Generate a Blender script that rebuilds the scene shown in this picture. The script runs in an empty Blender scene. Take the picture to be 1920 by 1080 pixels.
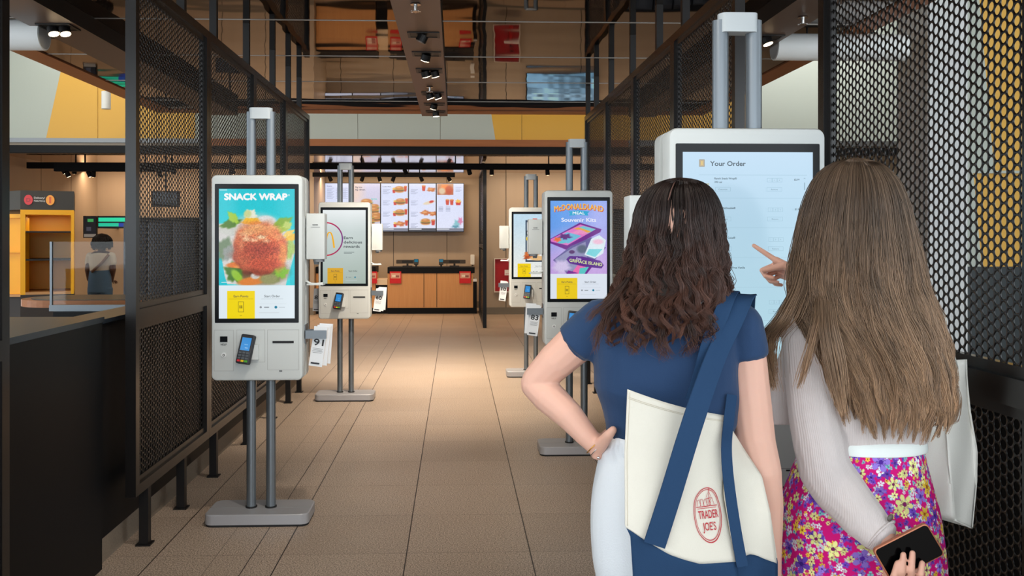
import bpy, math, random
import numpy as np
from mathutils import Vector, Matrix, noise as mnoise
R = random.Random(7)
PI = math.pi
SC = bpy.context.scene
COL = SC.collection
# ------------------------------------------------------------------ camera frame
F, CX, CY, H = 1690.0, 913.0, 446.0, 1.53
YAW = math.radians(2.0)
CA, SA = math.cos(YAW), math.sin(YAW)

def P(px, py, D):
    """point seen at photograph pixel (px, py), D metres in front of the camera"""
    r = (px - CX) / F * D
    return Vector((r * CA + D * SA, -r * SA + D * CA, H + (CY - py) / F * D))

def YD(D, X):
    return (D - X * SA) / CA

cam_d = bpy.data.cameras.new('camera')
cam = bpy.data.objects.new('camera', cam_d)
COL.objects.link(cam)
cam.location = (0, 0, H)
cam.rotation_euler = (PI / 2, 0, -YAW)
cam_d.sensor_width = 36
cam_d.lens = F / 1920 * 36
cam_d.shift_x = (960 - CX) / 1920
cam_d.shift_y = -(540 - CY) / 1920
cam_d.clip_start = 0.05
SC.camera = cam

# ------------------------------------------------------------------ materials
def lin(v):
    v = v / 255.0
    return v / 12.92 if v <= 0.04045 else ((v + 0.055) / 1.055) ** 2.4

def c(r, g, b):
    return (lin(r), lin(g), lin(b), 1)

MATS = {}

def mat(name, col=(.5, .5, .5, 1), rough=.5, metal=0., emit=None, es=1., spec=.5, bump=None, trans=0., var=None, sheen=0., coat=0., ior=1.45, aniso=0.):
    if name in MATS:
        return MATS[name]
    m = bpy.data.materials.new(name)
    m.use_nodes = True
    nt = m.node_tree
    b = nt.nodes['Principled BSDF']
    b.inputs['Base Color'].default_value = col
    b.inputs['Roughness'].default_value = rough
    b.inputs['Metallic'].default_value = metal
    b.inputs['Specular IOR Level'].default_value = spec
    b.inputs['IOR'].default_value = ior
    if trans: b.inputs['Transmission Weight'].default_value = trans
    if sheen: b.inputs['Sheen Weight'].default_value = sheen
    if coat: b.inputs['Coat Weight'].default_value = coat
    if aniso: b.inputs['Anisotropic'].default_value = aniso
    if emit is not None:
        b.inputs['Emission Color'].default_value = emit
        b.inputs['Emission Strength'].default_value = es
    if bump or var:
        tc = nt.nodes.new('ShaderNodeTexCoord')
    if bump:
        s, st, d = bump[:3]
        n = nt.nodes.new('ShaderNodeTexNoise')
        n.inputs['Scale'].default_value = s
        n.inputs['Detail'].default_value = 4 if s > 3 else 1
        if len(bump) > 3:
            mp = nt.nodes.new('ShaderNodeMapping')
            mp.inputs['Scale'].default_value = bump[3]
            nt.links.new(tc.outputs['Object'], mp.inputs[0])
            nt.links.new(mp.outputs[0], n.inputs['Vector'])
        else:
            nt.links.new(tc.outputs['Object'], n.inputs['Vector'])
        bp = nt.nodes.new('ShaderNodeBump')
        bp.inputs['Strength'].default_value = st
        bp.inputs['Distance'].default_value = d
        nt.links.new(n.outputs['Fac'], bp.inputs['Height'])
        nt.links.new(bp.outputs[0], b.inputs['Normal'])
    if var:   # (scale vector, detail scale, colour 2)
        mp = nt.nodes.new('ShaderNodeMapping')
        mp.inputs['Scale'].default_value = var[0]
        n = nt.nodes.new('ShaderNodeTexNoise')
        n.inputs['Scale'].default_value = var[1]
        n.inputs['Detail'].default_value = 5
        mx = nt.nodes.new('ShaderNodeMix')
        mx.data_type = 'RGBA'
        mx.inputs[6].default_value = col
        mx.inputs[7].default_value = var[2]
        nt.links.new(tc.outputs['Object'], mp.inputs[0])
        nt.links.new(mp.outputs[0], n.inputs['Vector'])
        nt.links.new(n.outputs['Fac'], mx.inputs[0])
        nt.links.new(mx.outputs[2], b.inputs['Base Color'])
    MATS[name] = m
    return m

def mat_attr(name, rough=.5, emit=0., spec=.5, sheen=0., bump=None, aniso=0.):
    """material whose colour comes from the mesh's own printed colours (attribute Col)"""
    m = mat(name, rough=rough, spec=spec, bump=bump, sheen=sheen, aniso=aniso)
    nt = m.node_tree
    b = nt.nodes['Principled BSDF']
    a = nt.nodes.new('ShaderNodeAttribute')
    a.attribute_name = 'Col'
    if emit:
        b.inputs['Base Color'].default_value = (.01, .01, .012, 1)
        nt.links.new(a.outputs['Color'], b.inputs['Emission Color'])
        b.inputs['Emission Strength'].default_value = emit
    else:
        nt.links.new(a.outputs['Color'], b.inputs['Base Color'])
    return m

# ------------------------------------------------------------------ object helpers
def link(o, parent=None):
    COL.objects.link(o)
    if parent is not None:
        o.parent = parent
    return o

def tag(o, label=None, cat=None, group=None, kind=None):
    if label: o['label'] = label
    if cat: o['category'] = cat
    if group: o['group'] = group
    if kind: o['kind'] = kind
    return o

def thing(name, loc, label, cat, group=None):
    o = bpy.data.objects.new(name, None)
    o.empty_display_size = .1
    COL.objects.link(o)
    o.location = loc
    return tag(o, label, cat, group)

class MB:
    """collects polygons; build() links them as one mesh object"""
    def __init__(s):
        s.v, s.f, s.m, s.c = [], [], [], None
    def add(s, vs, fs, m=0):
        b = len(s.v)
        s.v.extend(tuple(x) for x in vs)
        s.f.extend(tuple(b + i for i in f) for f in fs)
        s.m.extend([m] * len(fs))
        return s
    def box(s, x0, x1, y0, y1, z0, z1, m=0, M=None):
        vs = [Vector((x, y, z)) for z in (z0, z1) for y in (y0, y1) for x in (x0, x1)]
        if M is not None: vs = [M @ v for v in vs]
        return s.add(vs, [(0, 2, 3, 1), (4, 5, 7, 6), (0, 1, 5, 4), (2, 6, 7, 3), (0, 4, 6, 2), (1, 3, 7, 5)], m)
    def prism(s, pts, M=None, d=.01, m=0, bev=0.):
        """pts: outline in local XZ, counter-clockwise seen from -Y; extruded from y=0 to y=d; bev chamfers the front edge"""
        n = len(pts)
        M = M or Matrix()
        rings = []
        if bev:
            cx = sum(p[0] for p in pts) / n; cz = sum(p[1] for p in pts) / n
            def shr(k):
                out = []
                for i in range(n):
                    a, b, e = pts[i - 1], pts[i], pts[(i + 1) % n]
                    t = Vector((e[0] - a[0], e[1] - a[1]))
                    if t.length < 1e-9: t = Vector((1, 0))
                    t.normalize()
                    nx, nz = -t.y, t.x
                    if nx * (cx - b[0]) + nz * (cz - b[1]) < 0: nx, nz = -nx, -nz
                    out.append((b[0] + nx * k, b[1] + nz * k))
                return out
            rings = [(shr(bev), 0), (shr(bev * .3), bev * .3), (pts, bev), (pts, d)]
        else:
            rings = [(pts, 0), (pts, d)]
        vs = [M @ Vector((p[0], y, p[1])) for ps, y in rings for p in ps]
        fs = [tuple(range(n)), tuple(reversed(range(n * (len(rings) - 1), n * len(rings))))]
        for k in range(len(rings) - 1):
            a, b = k * n, (k + 1) * n
            fs += [(a + i, b + i, b + (i + 1) % n, a + (i + 1) % n) for i in range(n)]
        return s.add(vs, fs, m)
    def cyl(s, p0, p1, r0, r1=None, n=20, m=0, caps=True):
        p0, p1 = Vector(p0), Vector(p1)
        r1 = r0 if r1 is None else r1
        a = (p1 - p0).normalized()
        u = a.orthogonal().normalized(); w = a.cross(u)
        vs = [p + (u * math.cos(2 * PI * i / n) + w * math.sin(2 * PI * i / n)) * r for p, r in ((p0, r0), (p1, r1)) for i in range(n)]
        fs = [(i, (i + 1) % n, n + (i + 1) % n, n + i) for i in range(n)]
        if caps: fs += [tuple(reversed(range(n))), tuple(range(n, 2 * n))]
        return s.add(vs, fs, m)
    def tube(s, path, rad, n=10, m=0):
        path = [Vector(p) for p in path]
        rad = rad if isinstance(rad, (list, tuple)) else [rad] * len(path)
        vs, u = [], None
        for i, p in enumerate(path):
            t = (path[min(i + 1, len(path) - 1)] - path[max(i - 1, 0)]).normalized()
            u = t.orthogonal() if u is None else u - t * u.dot(t)
            u.normalize(); w = t.cross(u)
            vs += [p + (u * math.cos(2 * PI * k / n) + w * math.sin(2 * PI * k / n)) * rad[i] for k in range(n)]
        fs = [(i * n + k, i * n + (k + 1) % n, (i + 1) * n + (k + 1) % n, (i + 1) * n + k) for i in range(len(path) - 1) for k in range(n)]
        fs += [tuple(reversed(range(n))), tuple(range((len(path) - 1) * n, len(path) * n))]
        return s.add(vs, fs, m)
    def ball(s, p, r, n=14, m=0, M=None):
        """ellipsoid; r a number or 3 radii; M a 3x3 rotation"""
        p = Vector(p)
        r = (r, r, r) if not hasattr(r, '__len__') else r
        k = max(6, n // 2 + 1)
        vs = []
        for j in range(1, k):
            th = PI * j / k
            for i in range(n):
                ph = 2 * PI * i / n
                q = Vector((r[0] * math.sin(th) * math.cos(ph), r[1] * math.sin(th) * math.sin(ph), r[2] * math.cos(th)))
                vs.append(p + (M @ q if M else q))
        t, b = Vector((0, 0, r[2])), Vector((0, 0, -r[2]))
        vs += [p + (M @ t if M else t), p + (M @ b if M else b)]
        N = len(vs)
        fs = [(j * n + i, (j + 1) * n + i, (j + 1) * n + (i + 1) % n, j * n + (i + 1) % n) for j in range(k - 2) for i in range(n)]
        fs += [(N - 2, i, (i + 1) % n) for i in range(n)]
        fs += [(N - 1, (k - 2) * n + (i + 1) % n, (k - 2) * n + i) for i in range(n)]
        return s.add(vs, fs, m)
    def cone(s, p0, r0, p1, r1, n=14):
        """round cone: two balls and the skin between"""
        s.ball(p0, r0, n); s.ball(p1, r1, n)
        if (Vector(p0) - Vector(p1)).length > 1e-5: s.cyl(p0, p1, r0 * .995, r1 * .995, n)
        return s
    def chain(s, pts, n=14):
        """pts: [(Vector, radius), ...]"""
        for a, b in zip(pts[:-1], pts[1:]): s.cone(a[0], a[1], b[0], b[1], n)
        return s
    def loft(s, rings, n=28, m=0, p=2.0, caps=True):
        """rings: (centre, half-width vector, half-depth vector)"""
        vs = []
        for ce, U, V in rings:
            for i in range(n):
                t = 2 * PI * i / n
                cs, sn = math.cos(t), math.sin(t)
                k = 2.0 / p
                vs.append(Vector(ce) + Vector(U) * (math.copysign(abs(cs) ** k, cs)) + Vector(V) * (math.copysign(abs(sn) ** k, sn)))
        fs = [(j * n + i, j * n + (i + 1) % n, (j + 1) * n + (i + 1) % n, (j + 1) * n + i) for j in range(len(rings) - 1) for i in range(n)]
        if caps: fs += [tuple(reversed(range(n))), tuple(range((len(rings) - 1) * n, len(rings) * n))]
        return s.add(vs, fs, m)
    def grid(s, fn, nu, nv, m=0, flip=False):
        vs = [fn(i / (nu - 1), j / (nv - 1)) for j in range(nv) for i in range(nu)]
        fs = []
        for j in range(nv - 1):
            for i in range(nu - 1):
                q = (j * nu + i, j * nu + i + 1, (j + 1) * nu + i + 1, (j + 1) * nu + i)
                fs.append(q[::-1] if flip else q)
        return s.add(vs, fs, m)
    def mesh(s, name, mats=(), smooth=False, origin=None):
        me = bpy.data.meshes.new(name)
        vs = s.v
        if origin is not None:
            o = origin
            vs = [(v[0] - o[0], v[1] - o[1], v[2] - o[2]) for v in vs]
        me.from_pydata(vs, [], s.f)
        for x in (mats if isinstance(mats, (list, tuple)) else [mats]): me.materials.append(x)
        if len(me.materials) > 1: me.polygons.foreach_set('material_index', s.m)
        if smooth:
            me.polygons.foreach_set('use_smooth', [True] * len(me.polygons))
        me.update()
        return me
    def build(s, name, mats, parent=None, smooth=False, local=False, angle=None):
        org = parent_origin(parent) if (parent is not None and not local) else None
        me = s.mesh(name, mats, smooth, org)
        if angle is not None:
            me.polygons.foreach_set('use_smooth', [True] * len(me.polygons))
            sharp(me, angle)
        return link(bpy.data.objects.new(name, me), parent)

def sharp(me, deg):
    import bmesh
    bm = bmesh.new(); bm.from_mesh(me)
    a = math.radians(deg)
    for e in bm.edges:
        if len(e.link_faces) == 2 and e.calc_face_angle(0) > a: e.smooth = False
    bm.to_mesh(me); bm.free()

def parent_origin(o):
    v = Vector((0, 0, 0))
    while o is not None:
        v = v + o.location
        o = o.parent
    return v

def struct(name, mb, mats, **k):
    return tag(mb.build(name, mats, **k), kind='structure')

def rrect(x0, x1, z0, z1, r, k=5):
    pts = []
    for cx, cz, a0 in ((x1 - r, z0 + r, -PI / 2), (x1 - r, z1 - r, 0), (x0 + r, z1 - r, PI / 2), (x0 + r, z0 + r, PI)):
        pts += [(cx + r * math.cos(a0 + PI / 2 * i / k), cz + r * math.sin(a0 + PI / 2 * i / k)) for i in range(k + 1)]
    return pts

def evaluate(me, mods):
    """the mesh after modifiers [(type, {settings})]"""
    o = bpy.data.objects.new('work', me)
    COL.objects.link(o)
    for i, (t, st) in enumerate(mods):
        md = o.modifiers.new('m%d' % i, t)
        for k, v in st.items(): setattr(md, k, v)
    dg = bpy.context.evaluated_depsgraph_get()
    out = bpy.data.meshes.new_from_object(o.evaluated_get(dg), preserve_all_data_layers=True, depsgraph=dg)
    bpy.data.objects.remove(o)
    return out

def fuse(mb, name, material, parent, voxel=.005, smooth=6, disp=None, local=False):
    """one continuous surface grown over all the shapes in mb"""
    org = parent_origin(parent) if not local else Vector((0, 0, 0))
    me0 = mb.mesh('work')
    me = evaluate(me0, [('REMESH', dict(mode='VOXEL', voxel_size=voxel)), ('SMOOTH', dict(iterations=smooth, factor=.5))])
    bpy.data.meshes.remove(me0)
    me.name = name
    n = len(me.vertices)
    co = np.empty(n * 3); me.vertices.foreach_get('co', co); co = co.reshape(-1, 3)
    if disp is not None:
        nr = np.empty(n * 3); me.vertices.foreach_get('normal', nr); nr = nr.reshape(-1, 3)
        co = co + nr * disp(co)[:, None]
    co = co - np.array(org)
    me.vertices.foreach_set('co', co.reshape(-1))
    me.materials.clear(); me.materials.append(material)
    me.polygons.foreach_set('use_smooth', [True] * len(me.polygons))
    me.update()
    return link(bpy.data.objects.new(name, me), parent)

def nz(co, scale, seed=0.):
    """smooth noise in -1..1 at points, scale a 3-vector of frequencies"""
    return np.array([mnoise.noise(Vector((p[0] * scale[0] + seed, p[1] * scale[1], p[2] * scale[2]))) for p in co])

# ------------------------------------------------------------------ printed / lit pictures
_TX = {}
def text_geo(body, bold):
    k = (body, bold)
    if k not in _TX:
        cu = bpy.data.curves.new('t', 'FONT')
        cu.body = body; cu.size = 1; cu.resolution_u = 3; cu.offset = bold; cu.fill_mode = 'FRONT'
        o = bpy.data.objects.new('t', cu); COL.objects.link(o)
        dg = bpy.context.evaluated_depsgraph_get()
        me = bpy.data.meshes.new_from_object(o.evaluated_get(dg), depsgraph=dg)
        _TX[k] = ([(v.co.x, v.co.y) for v in me.vertices], [tuple(p.vertices) for p in me.polygons])
        bpy.data.objects.remove(o); bpy.data.curves.remove(cu); bpy.data.meshes.remove(me)
    return _TX[k]

class Img:
    """a little raster picture; coordinates are fractions of width and height, v downwards"""
    def __init__(s, w, h, bg):
        s.w, s.h = w, h
        s.a = np.empty((h, w, 3)); s.a[:] = np.array(bg) / 255
        s.U, s.V = np.meshgrid((np.arange(w) + .5) / w, (np.arange(h) + .5) / h)
        s.asp = h / w
    def blend(s, mask, col):
        col = np.array(col, float) / 255 if not isinstance(col, np.ndarray) else col
        s.a = s.a * (1 - mask[..., None]) + col * mask[..., None]
        return s
    def ell(s, cx, cy, rx, ry, col, rot=0, soft=.12, al=1., wob=0., k=5, ph=0.):
        x = s.U - cx; y = (s.V - cy) * s.asp
        ca, sa = math.cos(rot), math.sin(rot)
        p = (x * ca + y * sa) / rx; q = (-x * sa + y * ca) / ry
        d = np.sqrt(p * p + q * q)
        if wob:
            t = np.arctan2(q, p)
            d = d / (1 + wob * np.sin(k * t + ph) + wob * .6 * np.sin((2 * k + 1) * t + ph * 2))
        return s.blend(np.clip((1 - d) / soft + .5, 0, 1) * al, col)
    def rect(s, x0, y0, x1, y1, col, al=1.):
        return s.blend(((s.U >= x0) & (s.U <= x1) & (s.V >= y0) & (s.V <= y1)) * al, col)
    def poly(s, pts, col, al=1.):
        ins = np.zeros_like(s.U, bool)
        n = len(pts)
        for i in range(n):
            (x0, y0), (x1, y1) = pts[i], pts[(i + 1) % n]
            if y0 == y1: continue
            cr = ((y0 > s.V) != (y1 > s.V)) & (s.U < (x1 - x0) * (s.V - y0) / (y1 - y0) + x0)
            ins ^= cr
        return s.blend(ins * al, col)
    def grad(s, y0, y1, c0, c1, x0=0, x1=1):
        t = np.clip((s.V - y0) / (y1 - y0), 0, 1)[..., None]
        g = np.array(c0) / 255 * (1 - t) + np.array(c1) / 255 * t
        m = ((s.V >= y0) & (s.V <= y1) & (s.U >= x0) & (s.U <= x1))[..., None]
        s.a = np.where(m, g, s.a)
        return s
    def speck(s, amt, seed, mask=None, cell=1):
        g = np.random.RandomState(seed)
        n = g.rand(s.h // cell + 1, s.w // cell + 1).repeat(cell, 0).repeat(cell, 1)[:s.h, :s.w] - .5
        n = (n + np.roll(n, 1, 0) + np.roll(n, 1, 1)) / 1.7
        k = 1 + amt * n
        if mask is not None: k = 1 + (k - 1) * mask
        s.a = s.a * k[..., None]
        return s
    def down(s, k=2):
        s.h, s.w = s.h // k, s.w // k
        s.a = s.a[:s.h * k, :s.w * k].reshape(s.h, k, s.w, k, 3).mean((1, 3))
        return s
    def emask(s, cx, cy, rx, ry):
        return np.clip(1.6 - np.sqrt(((s.U - cx) / rx) ** 2 + ((s.V - cy) * s.asp / ry) ** 2) * 1.1, 0, 1)

class Art:
    """a flat picture made of a raster and crisp shapes and lettering, in metres; origin lower left, seen from -Y"""
    def __init__(s, w, h):
        s.w, s.h = w, h
        s.v, s.f, s.col, s.n = [], [], [], 0
    def _c(s, col):
        return tuple(lin(x) for x in col)
    def img(s, im, x0=0, y0=0, x1=None, y1=None):
        x1 = s.w if x1 is None else x1; y1 = s.h if y1 is None else y1
        b = len(s.v)
        z_ = .00035 * (s.n + 1)
        h, w = im.h, im.w
        a = np.clip(im.a, 0, 1)
        a = np.where(a <= .04045, a / 12.92, ((a + .055) / 1.055) ** 2.4)
        for j in range(h):
            for i in range(w):
                s.v.append((x0 + (x1 - x0) * i / (w - 1), y1 - (y1 - y0) * j / (h - 1), z_))
        s.col += [tuple(p) for p in a.reshape(-1, 3)]
        s.f += [(b + (j + 1) * w + i, b + (j + 1) * w + i + 1, b + j * w + i + 1, b + j * w + i) for j in range(h - 1) for i in range(w - 1)]
        s.n += 1
        return s
    def _lay(s):
        s.n += 1
        return .00035 * s.n
    def poly(s, pts, col):
        z = s._lay(); b = len(s.v)
        s.v += [(x, y, z) for x, y in pts]
        s.col += [s._c(col)] * len(pts)
        s.f.append(tuple(range(b, b + len(pts))))
        return s
    def rect(s, x0, y0, x1, y1, col):
        return s.poly([(x0, y0), (x1, y0), (x1, y1), (x0, y1)], col)
    def frame(s, x0, y0, x1, y1, t, col):
        for q in ((x0, y0, x1, y0 + t), (x0, y1 - t, x1, y1), (x0, y0 + t, x0 + t, y1 - t), (x1 - t, y0 + t, x1, y1 - t)):
            s.rect(*q, col); s.n -= 1
        s.n += 1
        return s
    def disc(s, x, y, r, col, n=24, ry=None):
        ry = ry or r
        return s.poly([(x + r * math.cos(2 * PI * i / n), y + ry * math.sin(2 * PI * i / n)) for i in range(n)], col)
    def stroke(s, pts, w, col, col2=None):
        z = s._lay(); b = len(s.v); n = len(pts)
        for i, (x, y) in enumerate(pts):
            t = Vector(pts[min(i + 1, n - 1)]) - Vector(pts[max(i - 1, 0)])
            t = t.normalized() if t.length else Vector((1, 0))
            ww = w[i] if isinstance(w, (list, tuple)) else w
            s.v += [(x - t.y * ww / 2, y + t.x * ww / 2, z), (x + t.y * ww / 2, y - t.x * ww / 2, z)]
            k = i / max(1, n - 1)
            cc = col if col2 is None else tuple(col[q] * (1 - k) + col2[q] * k for q in range(3))
            s.col += [s._c(cc)] * 2
        s.f += [(b + 2 * i, b + 2 * i + 1, b + 2 * i + 3, b + 2 * i + 2) for i in range(n - 1)]
        return s
    def text(s, body, x, y, h, col, w=None, anchor='l', bold=0., warp=None):
        """h: cap height; y: baseline; w: stretch to this width"""
        vs, fs = text_geo(body, 0.)
        if not vs: return s
        k = h / .73
        xs = [v[0] for v in vs]
        lo, wd = min(xs), max(xs) - min(xs)
        kx = k if w is None else w / wd
        off = {'l': 0, 'c': -wd * kx / 2, 'r': -wd * kx}[anchor]
        z = s._lay(); b = len(s.v)
        e = bold * k * .8
        for q, (ex, ey) in enumerate(((0, 0), (-e, 0), (e, 0), (0, -e), (0, e)) if bold else ((0, 0),)):
            b = len(s.v)
            for vx, vy in vs:
                X, Y = x + (vx - lo) * kx + off + ex, vy * k + ey
                if warp: X, Y = warp(X, Y)
                s.v.append((X, y + Y, z + .00002 * q))
            s.col += [s._c(col)] * len(vs)
            s.f += [tuple(b + i for i in f) for f in fs]
        return s
    def clipx(s, x0, x1):
        s.v = [(min(max(v[0], x0), x1), v[1], v[2]) for v in s.v]
        return s
    def build(s, name, material, parent, M, local=True, fn=None):
        """M places picture coordinates (x right, y up, z towards the viewer); fn maps (x, y, lift) -> point instead"""
        vs = [tuple(fn(*v)) if fn else tuple(M @ Vector((v[0], -v[2], v[1]))) for v in s.v]
        if not local and parent is not None:
            o = parent_origin(parent); vs = [(v[0] - o[0], v[1] - o[1], v[2] - o[2]) for v in vs]
        me = bpy.data.meshes.new(name)
        me.from_pydata(vs, [], s.f)
        at = me.color_attributes.new('Col', 'FLOAT_COLOR', 'POINT')
        cc = np.ones((len(vs), 4), np.float32); cc[:, :3] = np.array(s.col)
        at.data.foreach_set('color', cc.reshape(-1))
        me.materials.append(material)
        me.update()
        return link(bpy.data.objects.new(name, me), parent)

def T(x=0, y=0, z=0):
    return Matrix.Translation((x, y, z))
def RX(a): return Matrix.Rotation(a, 4, 'X')
def RY(a): return Matrix.Rotation(a, 4, 'Y')
def RZ(a): return Matrix.Rotation(a, 4, 'Z')
# ================================================================== SETTING
def floor_material():
    m = mat('floor_tile', rough=.42, spec=.45)
    nt = m.node_tree; L = nt.links.new
    b = nt.nodes['Principled BSDF']
    tc = nt.nodes.new('ShaderNodeTexCoord')
    sp = nt.nodes.new('ShaderNodeSeparateXYZ'); L(tc.outputs['Object'], sp.inputs[0])
    def ma(op, a, bb=None, cl=False):
        n = nt.nodes.new('ShaderNodeMath'); n.operation = op; n.use_clamp = cl
        for i, x in enumerate((a, bb)):
            if x is None: continue
            if isinstance(x, (int, float)): n.inputs[i].default_value = x
            else: L(x, n.inputs[i])
        return n.outputs[0]
    def cell(s, off):
        return ma('DIVIDE', ma('ADD', s, off), .6)
    ux, uy = cell(sp.outputs[0], .2366 + 60), cell(sp.outputs[1], -4.385 + 60)
    def dist(u):
        f = ma('FRACT', u)
        return ma('MULTIPLY', ma('MINIMUM', f, ma('SUBTRACT', 1., f)), .6)
    def line(d, w):
        return ma('SUBTRACT', 1., ma('SMOOTH_MIN', ma('DIVIDE', d, w), 1.), True)
    gx = ma('LESS_THAN', dist(ux), .0028)
    gy = ma('LESS_THAN', dist(uy), .0014)
    e1 = ma('LESS_THAN', ma('ABSOLUTE', ma('ADD', sp.outputs[0], .98)), .0022)
    e2 = ma('LESS_THAN', ma('ABSOLUTE', ma('ADD', sp.outputs[0], 1.15)), .0016)
    g = ma('MAXIMUM', ma('MAXIMUM', gx, ma('MULTIPLY', gy, .7)), ma('MAXIMUM', e1, ma('MULTIPLY', e2, .7)))
    wn = nt.nodes.new('ShaderNodeTexWhiteNoise'); wn.noise_dimensions = '2D'
    cb = nt.nodes.new('ShaderNodeCombineXYZ'); L(ma('FLOOR', ux), cb.inputs[0]); L(ma('FLOOR', uy), cb.inputs[1]); L(cb.outputs[0], wn.inputs['Vector'])
    n1 = nt.nodes.new('ShaderNodeTexNoise'); n1.inputs['Scale'].default_value = 150; n1.inputs['Detail'].default_value = 3; L(tc.outputs['Object'], n1.inputs['Vector'])
    n2 = nt.nodes.new('ShaderNodeTexNoise'); n2.inputs['Scale'].default_value = 2.2; n2.inputs['Detail'].default_value = 5; L(tc.outputs['Object'], n2.inputs['Vector'])
    def mix(f, a, bb):
        n = nt.nodes.new('ShaderNodeMix'); n.data_type = 'RGBA'
        if isinstance(f, (int, float)): n.inputs[0].default_value = f
        else: L(f, n.inputs[0])
        for i, x in ((6, a), (7, bb)):
            if isinstance(x, tuple): n.inputs[i].default_value = x
            else: L(x, n.inputs[i])
        return n.outputs[2]
    rp = nt.nodes.new('ShaderNodeMapRange'); rp.inputs[1].default_value = .38; rp.inputs[2].default_value = .62; L(n1.outputs['Fac'], rp.inputs[0])
    base = mix(rp.outputs[0], c(104, 91, 80), c(216, 196, 176))
    base = mix(ma('MULTIPLY', n2.outputs['Fac'], .3), base, c(166, 136, 112))
    base = mix(ma('MULTIPLY', wn.outputs['Value'], .16), base, c(110, 90, 74))
    L(mix(g, base, c(46, 38, 32)), b.inputs['Base Color'])
    L(ma('ADD', ma('MULTIPLY', n2.outputs['Fac'], .12), .34), b.inputs['Roughness'])
    bp = nt.nodes.new('ShaderNodeBump'); bp.inputs['Strength'].default_value = .5; bp.inputs['Distance'].default_value = .003
    L(ma('SUBTRACT', 1., g), bp.inputs['Height']); L(bp.outputs[0], b.inputs['Normal'])
    return m

MB_ = MB
M_floor = floor_material()
M_wallgrey = mat('panel_grey', c(176, 184, 176), .45)
M_wallyel = mat('panel_yellow', c(216, 166, 66), .45)
M_taupe = mat('panel_taupe', c(176, 160, 142), .55, var=((1, 1, .05), 6, c(166, 150, 132)))
M_wood = mat('wood_oak', c(214, 160, 104), .45, var=((14, 14, .6), 4, c(196, 138, 84)))
M_woodtrim = mat('wood_trim', c(168, 104, 56), .45, var=((.5, 12, 12), 4, c(140, 82, 42)))
M_black = mat('black_metal', c(20, 18, 18), .42, spec=.4)
M_track = mat('track_black', c(16, 16, 18), .75, spec=.15)
M_blackgloss = mat('black_gloss_metal', c(20, 17, 16), .26, spec=.5)
M_dark = mat('dark_laminate', c(10, 11, 14), .5, spec=.22)
M_darktop = mat('dark_top', c(34, 42, 50), .3)
M_stone = mat('stone_base', c(150, 136, 120), .6, var=((1, 1, 1), 120, c(110, 98, 86)))
M_plank = mat('plank_bronze', c(104, 86, 78), .4, metal=.4)
M_white = mat('white_paint', c(225, 228, 228), .5)
M_mirror = mat('mirror_bronze', c(94, 79, 67), .03, metal=1., bump=(1.0, .10, .05, (1, 1.8, 1)))
M_chrome = mat('chrome', c(200, 200, 200), .15, metal=1.)
M_seam = mat('bright_seam', c(150, 146, 140), .35, metal=.6)
M_grout = mat('panel_gap', c(40, 36, 32), .7)
M_steel = mat('brushed_strip', c(120, 122, 124), .35, metal=.6)

# floor
struct('floor', MB().box(-9.5, 8, -5, 20.2, -.1, 0), M_floor)
# upper roof over the whole room, and the outer walls
struct('ceiling_upper', MB().box(-9.5, 8, -1.5, 13.05, 4.7, 4.8), M_wallgrey)
struct('wall_left', MB().box(-9.2, -9.1, 9.0, 13.05, 0, 4.7), M_wallgrey)
struct('wall_right', MB().box(7.6, 7.7, 3.5, 20.2, 0, 4.7), M_wallgrey)

# ---- mirror ceiling canopy with its wooden border
ZC = 3.12
XL, XR, YB = -3.53, 2.98, 11.27
can = MB().box(XL, XR, -1.2, YB, ZC, ZC + .3)
ceil = struct('ceiling', can, M_mirror)
b = MB()
b.box(XL - .22, XL, -1.2, YB + .24, ZC - .012, ZC + .3); b.box(XR, XR + .21, -1.2, YB + .24, ZC - .012, ZC + .3); b.box(XL, XR, YB, YB + .24, ZC - .012, ZC + .3)
struct('trim_1', b, M_woodtrim)
b = MB()
for k in range(6):
    y = 5.32 + 1.3 * k
    if y < YB: b.box(XL, XR, y - .0045, y + .0045, ZC - .004, ZC + .01)
struct('trim_2', b, M_seam)
# ---- three light planks under the canopy
ZP = 3.0
planks = [(-2.95, -2.61), (-.404, -.095), (2.11, 2.425)]
M_plankside = mat('plank_side', c(16, 15, 15), .5)
for i, (x0, x1) in enumerate(planks):
    b = MB().box(x0, x1, -1.0, YD(10.9, 0), ZP, ZC - .001, 0)
    o = struct('trim_%d' % (3 + i), b, [M_plank, M_plankside])
    for p in o.data.polygons:
        if abs(p.normal.x) > .5: p.material_index = 1

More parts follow.
